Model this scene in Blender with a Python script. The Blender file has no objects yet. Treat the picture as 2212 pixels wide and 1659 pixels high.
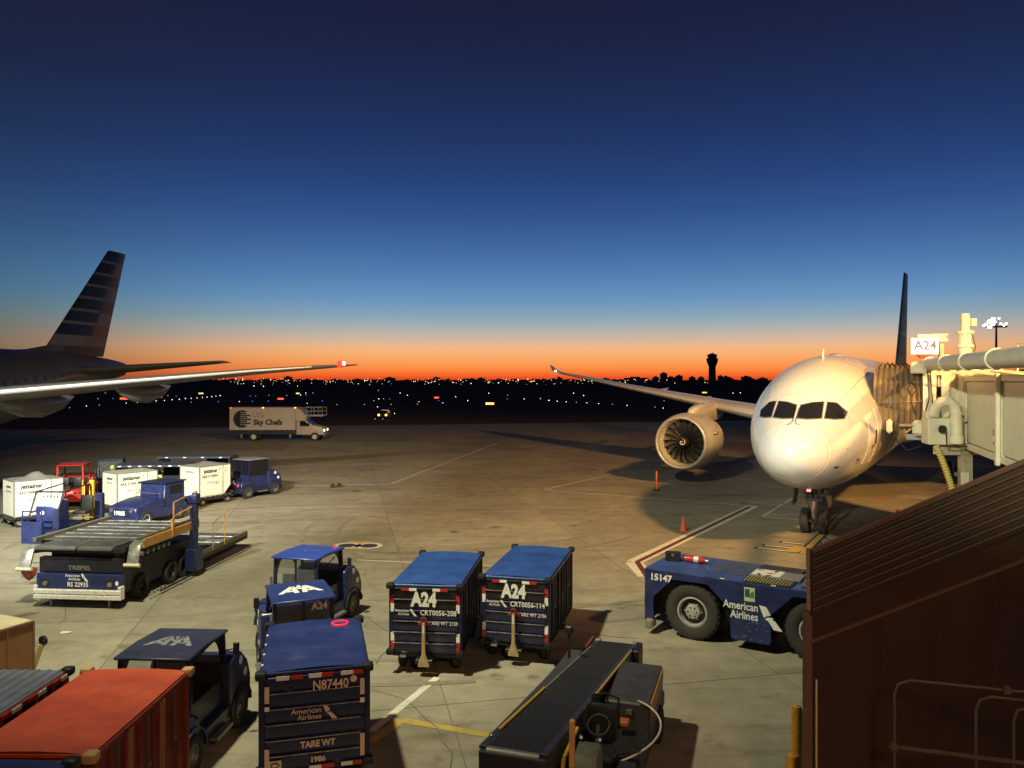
import bpy, bmesh, math, random
from mathutils import Vector, Matrix
R = math.radians
sc = bpy.context.scene
C = sc.collection
rnd = random.Random(7)
# ---------------------------------------------------------------- camera
H, F, HV, UC = 6.7, 1662.0, 820.0, 1106.0        # eye height, focal length / horizon / centre in photo units (2212 wide)
cam = bpy.data.cameras.new('camera')
cam.sensor_width = 36; cam.lens = F / 2212 * 36
cam.shift_y = -(829.5 - HV) / 2212
cam.clip_start = .1; cam.clip_end = 20000
cob = bpy.data.objects.new('camera', cam); C.objects.link(cob)
cob.location = (0, 0, H); cob.rotation_euler = (R(90), 0, 0)
sc.camera = cob
sc.view_settings.view_transform = 'Standard'; sc.view_settings.look = 'None'
sc.view_settings.exposure = 0; sc.view_settings.gamma = 1; sc.view_settings.use_curve_mapping = False
# ---------------------------------------------------------------- dusk sky
def s2l(c):
    return tuple((x / 255 / 12.92) if x / 255 <= .04045 else ((x / 255 + .055) / 1.055) ** 2.4 for x in c) + (1,)
w = bpy.data.worlds.new('World'); sc.world = w; w.use_nodes = True
nt = w.node_tree; nt.nodes.clear()
out = nt.nodes.new('ShaderNodeOutputWorld'); bg = nt.nodes.new('ShaderNodeBackground')
tc = nt.nodes.new('ShaderNodeTexCoord'); sep = nt.nodes.new('ShaderNodeSeparateXYZ')
nt.links.new(tc.outputs['Generated'], sep.inputs[0])
mr = nt.nodes.new('ShaderNodeMapRange'); mr.inputs['From Min'].default_value = 0; mr.inputs['From Max'].default_value = .6
nt.links.new(sep.outputs['Z'], mr.inputs['Value'])
def ramp(stops):
    r = nt.nodes.new('ShaderNodeValToRGB'); r.color_ramp.interpolation = 'EASE' if False else 'LINEAR'
    while len(r.color_ramp.elements) > 1: r.color_ramp.elements.remove(r.color_ramp.elements[-1])
    for i, (v, c) in enumerate(stops):
        t = (HV - v) / F; p = min(1, t / math.sqrt(1 + t * t) / .6)
        e = r.color_ramp.elements[0] if i == 0 else r.color_ramp.elements.new(p)
        e.position = p; e.color = s2l(c)
    nt.links.new(mr.outputs[0], r.inputs[0]); return r
glow = ramp([(820, (224, 70, 30)), (812, (244, 98, 38)), (800, (252, 132, 62)), (785, (253, 156, 86)), (768, (250, 174, 110)), (752, (242, 184, 134)), (735, (212, 182, 158)),
             (714, (178, 178, 172)), (688, (140, 166, 182)), (650, (106, 149, 190)), (600, (84, 128, 178)), (540, (66, 106, 160)),
             (470, (49, 84, 142)), (400, (40, 68, 122)), (320, (34, 56, 104)), (230, (30, 46, 87)), (130, (28, 38, 72)), (0, (26, 31, 59)), (-600, (16, 19, 40))])
side = ramp([(820, (92, 56, 44)), (790, (112, 82, 66)), (750, (116, 102, 88)), (720, (106, 108, 100)), (690, (88, 112, 118)), (650, (72, 108, 132)), (600, (60, 98, 132)),
             (540, (50, 82, 120)), (450, (40, 64, 104)), (350, (32, 50, 84)), (230, (28, 38, 66)), (110, (30, 34, 56)), (0, (26, 30, 48)), (-600, (14, 16, 32))])
# azimuth: the glow is centred where the sun went down
az = nt.nodes.new('ShaderNodeVectorMath'); az.operation = 'DOT_PRODUCT'
a0 = math.atan2(1330 - UC, F); az.inputs[1].default_value = (math.sin(a0), math.cos(a0), 0)
hz = nt.nodes.new('ShaderNodeVectorMath'); hz.operation = 'MULTIPLY'; hz.inputs[1].default_value = (1, 1, 0)
hn = nt.nodes.new('ShaderNodeVectorMath'); hn.operation = 'NORMALIZE'
nt.links.new(tc.outputs['Generated'], hz.inputs[0]); nt.links.new(hz.outputs[0], hn.inputs[0]); nt.links.new(hn.outputs[0], az.inputs[0])
m2 = nt.nodes.new('ShaderNodeMapRange'); m2.interpolation_type = 'SMOOTHSTEP'
m2.inputs['From Min'].default_value = .70; m2.inputs['From Max'].default_value = .97
nt.links.new(az.outputs['Value'], m2.inputs['Value'])
mx = nt.nodes.new('ShaderNodeMix'); mx.data_type = 'RGBA'
nt.links.new(m2.outputs[0], mx.inputs['Factor']); nt.links.new(side.outputs[0], mx.inputs[6]); nt.links.new(glow.outputs[0], mx.inputs[7])
nt.links.new(mx.outputs[2], bg.inputs['Color']); bg.inputs['Strength'].default_value = 1
nt.links.new(bg.outputs[0], out.inputs[0])
# ---------------------------------------------------------------- apron floodlights (the lit masts and terminal lamps, plus added fill spots)
def lamp(name, loc, power, col, aim=None, size=70, blend=.6, rad=.4):
    l = bpy.data.lights.new(name, 'SPOT' if aim else 'POINT'); l.energy = power; l.color = col; l.shadow_soft_size = rad
    o = bpy.data.objects.new(name, l); C.objects.link(o); o.location = loc
    if aim:
        l.spot_size = R(size); l.spot_blend = blend
        o.rotation_euler = (Vector(aim) - Vector(loc)).to_track_quat('-Z', 'Y').to_euler()
    return o
WARMW = (1, .94, .66)
lamp('white_floodlight', (-8, 12.5, 19), 26500, (1, .95, .63), (-4.5, 31, 0), 124, 1, .4)
lamp('stand_fill_spot', (-15, 6, 17), 105000, (1, .98, .8), (-18.5, 39, .5), 44, 1, .4)  # extra spot, added to brighten the container train
lamp('nose_floodlight', (-7, -2, 11), 64000, (1, .97, .82), (10.3, 30.4, 6.0), 16, 1, .3)
lamp('bridge_fill_spot', (-5, -3, 13), 36000, (1, .95, .64), (20.5, 25.5, 5), 27, 1, .3)  # extra spot, added to brighten the jet bridge
lamp('gate_sodium_lamp', (14, -6, 14), 112000, (1, .57, .2), (16.2, 33.6, 6.9), 20, 1, .3)
lamp('sodium_floodlight', (31, 0, 34), 160000, (1, .5, .13), (6, 52, 0), 58, 1, 1.5)
lamp('terminal_wall_lamp', (4, -4, 10.5), 3300, (1, .55, .24), (3, 14, 0), 100, .9, 1.2)
# ---------------------------------------------------------------- materials
MATS = {}
def mat(name, col, rough=.5, metal=0, var=.12, scale=3, bump=0, coat=0, dirt=0, dcol=(.05, .04, .03), spec=.5, scuff=0, scol=(.3, .3, .32)):
    if name in MATS: return MATS[name]
    m = bpy.data.materials.new(name); m.use_nodes = True; t = m.node_tree; b = t.nodes['Principled BSDF']
    b.inputs['Roughness'].default_value = rough; b.inputs['Metallic'].default_value = metal
    b.inputs['Coat Weight'].default_value = coat; b.inputs['Coat Roughness'].default_value = .15
    b.inputs['Specular IOR Level'].default_value = spec
    tc = t.nodes.new('ShaderNodeTexCoord'); n = t.nodes.new('ShaderNodeTexNoise'); n.inputs['Scale'].default_value = scale
    n.inputs['Detail'].default_value = 6; n.inputs['Roughness'].default_value = .65
    t.links.new(tc.outputs['Object'], n.inputs['Vector'])
    r = t.nodes.new('ShaderNodeMapRange'); r.inputs['From Min'].default_value = .25; r.inputs['From Max'].default_value = .75
    r.inputs['To Min'].default_value = 1 - var; r.inputs['To Max'].default_value = 1 + var
    t.links.new(n.outputs['Fac'], r.inputs['Value'])
    v = t.nodes.new('ShaderNodeVectorMath'); v.operation = 'SCALE'; v.inputs[0].default_value = col[:3]
    t.links.new(r.outputs[0], v.inputs['Scale']); last = v.outputs[0]
    if dirt:
        n2 = t.nodes.new('ShaderNodeTexNoise'); n2.inputs['Scale'].default_value = scale * 2.7; n2.inputs['Detail'].default_value = 8; n2.inputs['Roughness'].default_value = .7
        t.links.new(tc.outputs['Object'], n2.inputs['Vector'])
        r2 = t.nodes.new('ShaderNodeMapRange'); r2.inputs['From Min'].default_value = .5; r2.inputs['From Max'].default_value = .72; r2.inputs['To Max'].default_value = dirt
        t.links.new(n2.outputs['Fac'], r2.inputs['Value'])
        x = t.nodes.new('ShaderNodeMix'); x.data_type = 'RGBA'; x.inputs[7].default_value = tuple(dcol) + (1,)
        t.links.new(r2.outputs[0], x.inputs['Factor']); t.links.new(last, x.inputs[6]); last = x.outputs[2]
    if scuff:
        mp = t.nodes.new('ShaderNodeMapping'); mp.inputs['Scale'].default_value = (1.2, .9, 5); mp.inputs['Rotation'].default_value = (.3, .2, .5); t.links.new(tc.outputs['Object'], mp.inputs[0])
        n3 = t.nodes.new('ShaderNodeTexNoise'); n3.inputs['Scale'].default_value = 9; n3.inputs['Detail'].default_value = 9; n3.inputs['Roughness'].default_value = .75; t.links.new(mp.outputs[0], n3.inputs['Vector'])
        r3 = t.nodes.new('ShaderNodeMapRange'); r3.inputs['From Min'].default_value = .64; r3.inputs['From Max'].default_value = .70; r3.inputs['To Max'].default_value = scuff; t.links.new(n3.outputs['Fac'], r3.inputs['Value'])
        x3 = t.nodes.new('ShaderNodeMix'); x3.data_type = 'RGBA'; x3.inputs[7].default_value = tuple(scol) + (1,)
        t.links.new(r3.outputs[0], x3.inputs['Factor']); t.links.new(last, x3.inputs[6]); last = x3.outputs[2]
    t.links.new(last, b.inputs['Base Color'])
    rr = t.nodes.new('ShaderNodeMapRange'); rr.inputs['From Min'].default_value = .3; rr.inputs['From Max'].default_value = .7
    rr.inputs['To Min'].default_value = max(.04, rough - .1); rr.inputs['To Max'].default_value = min(1, rough + .12)
    t.links.new(n.outputs['Fac'], rr.inputs['Value']); t.links.new(rr.outputs[0], b.inputs['Roughness'])
    if bump:
        bp = t.nodes.new('ShaderNodeBump'); bp.inputs['Strength'].default_value = bump; bp.inputs['Distance'].default_value = .03
        t.links.new(n.outputs['Fac'], bp.inputs['Height']); t.links.new(bp.outputs[0], b.inputs['Normal'])
    MATS[name] = m; return m
def emit(name, col, strength, sample=False):
    if name in MATS: return MATS[name]
    m = bpy.data.materials.new(name); m.use_nodes = True; b = m.node_tree.nodes['Principled BSDF']
    b.inputs['Base Color'].default_value = (.02, .02, .02, 1)
    b.inputs['Emission Color'].default_value = tuple(col) + (1,); b.inputs['Emission Strength'].default_value = strength
    if not sample: m.cycles.emission_sampling = 'NONE'
    MATS[name] = m; return m
def glass(name, col, rough=.08, alpha=1, trans=.0):
    m = bpy.data.materials.new(name); m.use_nodes = True; b = m.node_tree.nodes['Principled BSDF']
    b.inputs['Base Color'].default_value = tuple(col) + (1,); b.inputs['Roughness'].default_value = rough
    b.inputs['Transmission Weight'].default_value = trans; b.inputs['IOR'].default_value = 1.1 if trans else 1.5
    MATS[name] = m; return m
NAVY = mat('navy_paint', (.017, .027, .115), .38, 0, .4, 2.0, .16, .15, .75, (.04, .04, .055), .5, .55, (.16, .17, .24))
PANELN = mat('shaded_panel_navy', (.012, .017, .075), .24, 0, .2, 2.2, .02, .3, .4, (.02, .018, .03))  # navy darkened, the shade on the cart fronts put into the colour
NAVY2 = mat('dark_navy_paint', (.012, .017, .06), .4, 0, .25, 2.5, .02, .1, .5, (.02, .018, .016))
BLUEROOF = mat('blue_tarp', (.02, .064, .26), .45, 0, .28, 1.6, .3, 0, .5, (.02, .04, .12), .5, .35, (.12, .17, .34))
NAVYROOF = mat('navy_tarp', (.016, .03, .15), .45, 0, .28, 1.6, .3, 0, .5, (.01, .018, .07), .5, .3, (.08, .1, .22))
BLACK = mat('black_steel', (.012, .012, .013), .5, .0, .3, 5, .03)
RUBBER = mat('tyre_rubber', (.018, .017, .016), .82, 0, .3, 6, .05, 0, .4, (.05, .043, .035))
RUBBERL = mat('worn_tyre_rubber', (.035, .033, .03), .85, 0, .3, 5, .08, 0, .5, (.08, .07, .055))
STEEL = mat('grey_steel', (.22, .22, .21), .45, .5, .25, 4, .03, 0, .4)
ALU = mat('aluminium', (.55, .55, .54), .3, .9, .12, 4)
WHITE = mat('white_paint', (.72, .72, .69), .42, 0, .08, 3, .01, 0, .25, (.3, .28, .24))
CREAM = mat('cream_paint', (.62, .57, .42), .45, 0, .1, 2, .02, 0, .3, (.3, .26, .18))
WORNWHITE = mat('worn_white_paint', (.66, .65, .6), .5, 0, .12, 5, .05, 0, .75, (.16, .13, .1))
ORANGE = mat('orange_tarp', (.5, .072, .026), .5, 0, .2, 1.6, .25, 0, .4, (.26, .035, .013), .5, .25, (.5, .2, .12))
REDP = mat('red_paint', (.48, .03, .02), .4, 0, .15, 3, .02, .1, .3, (.15, .02, .015))
RUST = mat('red_brown_steel', (.17, .028, .012), .5, 0, .3, 2.5, .05, 0, .4, (.06, .015, .01))
YELLOW = mat('yellow_paint', (.62, .40, .03), .45, 0, .15, 4, .03, 0, .5, (.2, .12, .03))
ORRAIL = mat('ochre_rail_paint', (.42, .21, .05), .5, 0, .25, 5, .04, 0, .6, (.1, .05, .02))
TAN = mat('tan_rubber', (.50, .30, .13), .7, 0, .15, 5, .1, 0, .6, (.2, .1, .04))
CARD = mat('tan_container_panel', (.38, .2, .085), .6, 0, .12, 2, .04, 0, .3, (.2, .1, .05))
REFW = mat('white_reflector', (.85, .83, .76), .25)
REFR = mat('red_reflector', (.5, .03, .02), .25)
LETW = mat('white_lettering', (.8, .8, .76), .45, 0, .12, 14, 0, 0, .3, (.3, .3, .3))
LETWORN = mat('worn_lettering', (.2, .21, .24), .5, 0, .6, 7, 0, 0, 1, (.018, .022, .055))
LETC = mat('faded_lettering', (.75, .56, .43), .5, 0, .15, 14, 0, 0, .3, (.2, .15, .12))
LETD = mat('dark_lettering', (.02, .02, .025), .5)
GLASS = glass('window_glass', (.75, .8, .82), .05, 1, .92)
DGLASS = glass('dark_glass', (.012, .013, .016), .06)
CURTAIN = mat('dark_curtain', (.012, .013, .03), .6, 0, .3, 2, .1)
BEACON = emit('red_beacon', (1, .012, .02), 1.6)
TAILR = emit('tail_light', (1, .02, .03), 5)
HEADW = emit('cool_lamp', (.8, .88, 1), 9)
# ---------------------------------------------------------------- mesh builder
class MB:
    def __init__(s): s.v = []; s.f = []; s.m = []; s.cur = 0
    def add(s, verts, faces, M=None):
        o = len(s.v)
        s.v += [tuple(M @ Vector(x)) if M else tuple(x) for x in verts]
        for f in faces: s.f.append([i + o for i in f]); s.m.append(s.cur)
        return s
    def box(s, x0, x1, y0, y1, z0, z1, M=None):
        v = [(x, y, z) for z in (z0, z1) for y in (y0, y1) for x in (x0, x1)]
        return s.add(v, [(0, 2, 3, 1), (4, 5, 7, 6), (0, 1, 5, 4), (2, 6, 7, 3), (0, 4, 6, 2), (1, 3, 7, 5)], M)
    def bar(s, p, q, w, h=None, up=(0, 0, 1)):
        p, q = Vector(p), Vector(q); h = h or w; d = (q - p).normalized(); u = Vector(up)
        if abs(d.dot(u)) > .98: u = Vector((0, 1, 0))
        r = d.cross(u).normalized(); u = r.cross(d); v = []
        for e in (p, q):
            for a, b in ((-1, -1), (1, -1), (1, 1), (-1, 1)): v.append(e + r * a * w / 2 + u * b * h / 2)
        return s.add(v, [(0, 1, 2, 3), (7, 6, 5, 4), (0, 4, 5, 1), (1, 5, 6, 2), (2, 6, 7, 3), (3, 7, 4, 0)])
    def ring(s, c, d, r, n):
        d = Vector(d).normalized(); a = d.orthogonal().normalized(); b = d.cross(a)
        return [Vector(c) + (a * math.cos(2 * math.pi * i / n) + b * math.sin(2 * math.pi * i / n)) * r for i in range(n)]
    def loft(s, rings, cap0=True, cap1=True, closed=True):
        n = len(rings[0]); o = []; v = [p for r in rings for p in r]; f = []
        for k in range(len(rings) - 1):
            for i in range(n if closed else n - 1):
                j = (i + 1) % n; f.append((k * n + i, k * n + j, (k + 1) * n + j, (k + 1) * n + i))
        if cap0: f.append(tuple(range(n - 1, -1, -1)))
        if cap1: f.append(tuple((len(rings) - 1) * n + i for i in range(n)))
        return s.add(v, f)
    def cyl(s, p, q, r, r2=None, n=12):
        p, q = Vector(p), Vector(q)
        return s.loft([s.ring(p, q - p, r, n), s.ring(q, q - p, r if r2 is None else r2, n)])
    def tube(s, pts, r, n=6):
        pts = [Vector(p) for p in pts]; d0 = (pts[1] - pts[0]).normalized(); a = d0.orthogonal().normalized(); rings = []
        for i, p in enumerate(pts):
            d = (pts[min(i + 1, len(pts) - 1)] - pts[max(i - 1, 0)]).normalized()
            a = (a - d * a.dot(d)).normalized(); b = d.cross(a); rr = r[i] if isinstance(r, (list, tuple)) else r
            rings.append([p + (a * math.cos(2 * math.pi * k / n) + b * math.sin(2 * math.pi * k / n)) * rr for k in range(n)])
        return s.loft(rings)
    def prism(s, poly, a, b, axis='x'):
        def P(u, v, t): return (t, u, v) if axis == 'x' else (u, t, v) if axis == 'y' else (u, v, t)
        n = len(poly)
        v = [P(u, w_, a) for u, w_ in poly] + [P(u, w_, b) for u, w_ in poly]
        return s.add(v, [tuple(range(n)), tuple(range(2 * n - 1, n - 1, -1))] + [(i, n + i, n + (i + 1) % n, (i + 1) % n) for i in range(n)])
    def lathe(s, prof, c=(0, 0, 0), axis='y', n=24, close=False, caps=True):
        c = Vector(c); rings = []
        for t, r in prof:
            ring = []
            for i in range(n):
                a = 2 * math.pi * i / n; x, y = math.cos(a) * r, math.sin(a) * r
                ring.append(c + Vector((t, x, y) if axis == 'x' else (x, t, y) if axis == 'y' else (x, y, t)))
            rings.append(ring)
        if close: rings.append(rings[0])
        return s.loft(rings, caps and not close, caps and not close)
    def quad(s, a, b, c, d): return s.add([a, b, c, d], [(0, 1, 2, 3)])
    def sphere(s, c, r, n=10, sz=1):
        c = Vector(c); k = max(4, n // 2); rings = []
        for i in range(1, k):
            t = math.pi * i / k
            rings.append([c + Vector((r * math.sin(t) * math.cos(2 * math.pi * j / n), r * math.sin(t) * math.sin(2 * math.pi * j / n), -r * sz * math.cos(t))) for j in range(n)])
        return s.loft(rings)
    def build(s, name, mats, parent=None, bevel=0, seg=1, loc=None, angle=35, world=False):
        me = bpy.data.meshes.new(name)
        vs = s.v
        if world and parent is not None:
            p = parent; inv = (Matrix.Translation(p.location) @ p.rotation_euler.to_matrix().to_4x4()).inverted()
            vs = [tuple(inv @ Vector(x)) for x in vs]
        me.from_pydata(vs, [], s.f)
        mats = mats if isinstance(mats, (list, tuple)) else [mats]
        for m in mats: me.materials.append(m)
        me.polygons.foreach_set('material_index', s.m)
        bm = bmesh.new(); bm.from_mesh(me)
        bmesh.ops.recalc_face_normals(bm, faces=bm.faces)
        if bevel:
            es = [e for e in bm.edges if len(e.link_faces) == 2 and e.calc_face_angle(0) > R(30)]
            bmesh.ops.bevel(bm, geom=es, offset=bevel, segments=seg, profile=.5, affect='EDGES', clamp_overlap=True)
        bm.to_mesh(me); bm.free()
        me.shade_smooth(); me.set_sharp_from_angle(angle=R(angle))
        return link(name, me, parent, loc)
def link(name, me, parent=None, loc=None):
    o = bpy.data.objects.new(name, me); C.objects.link(o)
    if parent is not None: o.parent = parent
    if loc is not None: o.location = loc
    return o
def thing(name, label, cat, loc=(0, 0, 0), rz=0, group=None):
    o = bpy.data.objects.new(name, None); C.objects.link(o); o.empty_display_size = .3
    o.location = loc if len(loc) == 3 else (loc[0], loc[1], 0); o.rotation_euler = (0, 0, R(rz))
    return tag(o, label, cat, group)
def tag(o, label, cat, group=None):
    o['label'] = label; o['category'] = cat
    if group: o['group'] = group
    return o
def struct(o, kind='structure'):
    o['kind'] = kind; return o
def Bx(name, m, parent, x0, x1, y0, y1, z0, z1, bevel=0, seg=1):
    return MB().box(x0, x1, y0, y1, z0, z1).build(name, m, parent, bevel, seg)
def G(u, v, z=0):
    Y = (H - z) * F / (v - HV); return Vector(((u - UC) * Y / F, Y, z))
TXT = {}
def text(s, parent, o, right, up, size, m, bold=0, align='CENTER', sx=1, shear=0, space=1, name='lettering'):
    cu = bpy.data.curves.new('lettering', 'FONT'); cu.body = s; cu.size = size; cu.offset = bold; cu.extrude = .002; cu.resolution_u = 2
    cu.align_x = align; cu.align_y = 'CENTER'; cu.shear = shear; cu.space_character = space; cu.space_line = .85
    t = bpy.data.objects.new('lettering', cu); me = bpy.data.meshes.new_from_object(t)
    bpy.data.objects.remove(t); bpy.data.curves.remove(cu)
    r, u = Vector(right).normalized(), Vector(up).normalized(); n = r.cross(u)
    M = Matrix((r * sx, u, n)).transposed().to_4x4(); M.translation = Vector(o)
    me.transform(M); me.materials.clear(); me.materials.append(m)
    for p in me.polygons: p.material_index = 0
    me.name = name
    return link(name, me, parent)
def flat(name, polys, parent, o, right, up, scale, m, t=.004):
    """flat cut-out shapes (decals, emblems) with a little thickness"""
    r, u = Vector(right).normalized(), Vector(up).normalized(); n = r.cross(u); mb = MB(); o = Vector(o)
    for pl in polys:
        k = len(pl); a = [o + r * x * scale + u * y * scale for x, y in pl]; b = [p + n * t for p in a]
        mb.add(a + b, [tuple(range(k - 1, -1, -1)), tuple(range(k, 2 * k))] + [(i, (i + 1) % k, k + (i + 1) % k, k + i) for i in range(k)])
    return mb.build(name, m, parent)
SYMBOL = [[(0, 1), (.30, .97), (.50, .64), (.34, .58), (.20, .50)], [(.24, .44), (.38, .52), (.62, .53), (.56, .45), (.68, .40), (1, 0), (.62, .02), (.40, .36)]]
def MIR(P): return [[(-x, y) for x, y in p][::-1] for p in P]
BIGA = [[(-.98, 0), (-.76, 0), (-.30, .62), (-.18, .98), (-.36, 1)], [(-.36, 1), (-.18, .98), (-.06, 0), (-.28, 0)], [(-.72, .2), (-.26, .2), (-.24, .36), (-.6, .36)]]
EAGLE = [[(-.16, .62), (.0, .38), (.06, .52), (-.08, .74)], [(-.08, .86), (.05, .6), (.12, .74), (.02, .98)], [(.03, .42), (.28, .98), (.2, .62), (.1, .34)]]
def symbol(parent, o, right, up, h, m=None): return flat('emblem', SYMBOL, parent, o, right, up, h, m or LETW)
def airline(parent, o, right, up, size, m=None):
    """two lines of name with the slanted flight emblem to their right, o = centre"""
    m = m or LETW; o = Vector(o); r = Vector(right); u = Vector(up)
    text('American\nAirlines', parent, o - r * size * .2, right, up, size, m, size * .004, 'RIGHT').location = (0, 0, 0)
    symbol(parent, o + r * size * .0 - u * size * .95, right, up, size * 1.9, m)
WH = {}
def wheel(parent, x, y, r, wd, rim=None, tyre=None, z=None, axis='x'):
    key = (round(r, 3), round(wd, 3), tyre and tyre.name, rim and rim.name)
    if key not in WH:
        h = wd / 2; mb = MB()
        mb.lathe([(-h * .75, r * .56), (-h * .95, r * .66), (-h, r * .82), (-h * .86, r * .95), (-h * .6, r), (h * .6, r), (h * .86, r * .95), (h, r * .82), (h * .95, r * .66), (h * .75, r * .56)], axis='x', n=28, close=True)
        if r > .3:
            for k in range(28):
                a = 2 * math.pi * k / 28; M = Matrix.Rotation(a, 4, 'X')
                for sgn in (-1, 1): mb.box(min(0, sgn * h * .78) + (.0 if sgn > 0 else 0), max(0, sgn * h * .78), -.018 * r, .075 * r, r * .985, r * 1.015, M)
        o = mb.build('wheel', tyre or RUBBER); me = o.data; bpy.data.objects.remove(o)
        mb = MB(); mb.lathe([(-h * .72, r * .57), (-h * .78, r * .5), (-h * .3, r * .46), (-h * .25, r * .2), (-h * .6, r * .17), (-h * .6, .001), (h * .6, .001), (h * .6, r * .17), (h * .25, r * .2), (h * .3, r * .46), (h * .78, r * .5), (h * .72, r * .57)], axis='x', n=20, caps=False)
        for k in range(6):
            a = 2 * math.pi * k / 6
            for sgn in (-1, 1): mb.cyl((sgn * h * .25, math.cos(a) * r * .3, math.sin(a) * r * .3), (sgn * h * .4, math.cos(a) * r * .3, math.sin(a) * r * .3), r * .035, n=5)
        o = mb.build('rim', rim or STEEL); WH[key] = (me, o.data); bpy.data.objects.remove(o)
    t, q = WH[key]
    a = link('wheel', t, parent, (x, y, r if z is None else z)); link('rim', q, a)
    if r > .6 and rim is not None and rim.name == 'pale_rim':
        for s_ in (-1, 1):
            MB().lathe([(s_ * wd * .16, r * .45), (s_ * wd * .19, r * .29)], axis='x', n=24, caps=False).build('recess_shade_ring', BLACK, a)  # black ring painting in the shade of a deep rim recess
            MB().lathe([(s_ * wd * .1, r * .27), (s_ * wd * .3, r * .26), (s_ * wd * .33, r * .2), (s_ * wd * .33, .001)], axis='x', n=20).build('hub', rim, a)
            for k in range(6): MB().cyl((s_ * wd * .32, math.cos(k * 1.047) * r * .17, math.sin(k * 1.047) * r * .17), (s_ * wd * .36, math.cos(k * 1.047) * r * .17, math.sin(k * 1.047) * r * .17), r * .03, n=6).build('wheel_nut', BLACK, a)
    return a
# ---------------------------------------------------------------- ground and apron
def ground_mat(name, col, slabs):
    m = bpy.data.materials.new(name); m.use_nodes = True; t = m.node_tree; b = t.nodes['Principled BSDF']; L = t.links.new
    g = t.nodes.new('ShaderNodeNewGeometry')
    def noise(scale, detail=6, rough=.6, mapping=(1, 1, 1), rot=0):
        mp = t.nodes.new('ShaderNodeMapping'); mp.inputs['Scale'].default_value = mapping; mp.inputs['Rotation'].default_value = (0, 0, rot)
        L(g.outputs['Position'], mp.inputs[0]); n = t.nodes.new('ShaderNodeTexNoise'); n.inputs['Scale'].default_value = scale
        n.inputs['Detail'].default_value = detail; n.inputs['Roughness'].default_value = rough; L(mp.outputs[0], n.inputs['Vector']); return n.outputs['Fac']
    def rng(f, a, b_, c, d):
        r = t.nodes.new('ShaderNodeMapRange'); r.inputs[1].default_value = a; r.inputs[2].default_value = b_; r.inputs[3].default_value = c; r.inputs[4].default_value = d
        L(f, r.inputs[0]); return r.outputs[0]
    def mul(a, b_):
        x = t.nodes.new('ShaderNodeMath'); x.operation = 'MULTIPLY'; L(a, x.inputs[0])
        if isinstance(b_, float): x.inputs[1].default_value = b_
        else: L(b_, x.inputs[1])
        return x.outputs[0]
    f = mul(rng(noise(.22, 4), .3, .7, .82, 1.16), rng(noise(1.4, 10, .74), .25, .75, .72, 1.24))
    f = mul(f, rng(noise(45, 3), .2, .8, .86, 1.14))
    f = mul(f, rng(noise(.5, 5, .62, (.35, 1.9, 1), .25), .56, .7, 1, .66))       # dragged dark smears
    f = mul(f, rng(noise(.9, 4, .5, (1, 1, 1)), .64, .73, 1, .5))                  # oil patches
    f = mul(f, rng(noise(.8, 5, .6, (.12, 2.6, 1), -.9), .6, .72, 1, .74))          # tyre tracks
    f = mul(f, rng(noise(1.6, 6, .6, (.3, 1.2, 1), .6), .62, .8, 1, 1.25))          # pale scuffs
    if slabs:
        oi = t.nodes.new('ShaderNodeObjectInfo'); f = mul(f, rng(oi.outputs['Random'], 0, 1, .88, 1.1))
    v = t.nodes.new('ShaderNodeVectorMath'); v.operation = 'SCALE'; v.inputs[0].default_value = col; L(f, v.inputs['Scale'])
    L(v.outputs[0], b.inputs['Base Color']); b.inputs['Specular IOR Level'].default_value = .12
    L(rng(noise(1.3, 5), .3, .7, .68, .95), b.inputs['Roughness'])
    bp = t.nodes.new('ShaderNodeBump'); bp.inputs['Strength'].default_value = .35; bp.inputs['Distance'].default_value = .012
    L(noise(9, 8, .7), bp.inputs['Height']); L(bp.outputs[0], b.inputs['Normal'])
    return m
CONC = ground_mat('apron_concrete', (.275, .25, .19), True)
FAR = ground_mat('airfield_ground', (.15, .115, .095), False)
FAR.node_tree.nodes['Principled BSDF'].inputs['Specular IOR Level'].default_value = .0
for l in list(FAR.node_tree.links):
    if l.to_socket.name == 'Roughness': FAR.node_tree.links.remove(l)
FAR.node_tree.nodes['Principled BSDF'].inputs['Roughness'].default_value = 1
JOINT = mat('joint_sealant', (.15, .135, .105), .9)
struct(MB().quad((-9000, -300, -.03), (9000, -300, -.03), (9000, 9000, -.03), (-9000, 9000, -.03)).build('ground', FAR))
gz = R(12.3); gx, gy = Vector((math.cos(gz), math.sin(gz), 0)), Vector((-math.sin(gz), math.cos(gz), 0)); GO = Vector((-1.35, 15.87, 0)); S = 7.6
apron = struct(bpy.data.objects.new('apron', None)); C.objects.link(apron)
bed = MB().add([GO + gx * a * S + gy * b * S + Vector((0, 0, -.009)) for a, b in ((-11, -3), (11, -3), (11, 13), (-11, 13))], [(0, 1, 2, 3)]).build('joint_bed', JOINT, apron)
struct(bed)
slab = None
for i in range(-11, 11):
    for j in range(-3, 13):
        c = GO + gx * (i + .5) * S + gy * (j + .5) * S
        if slab is None:
            s2 = S / 2 - .012; o = MB().box(-s2, s2, -s2, s2, -.006, 0).build('concrete_slab', CONC); slab = o.data; bpy.data.objects.remove(o)
        o = link('concrete_slab', slab, apron, c); o.rotation_euler = (0, 0, gz)
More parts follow.
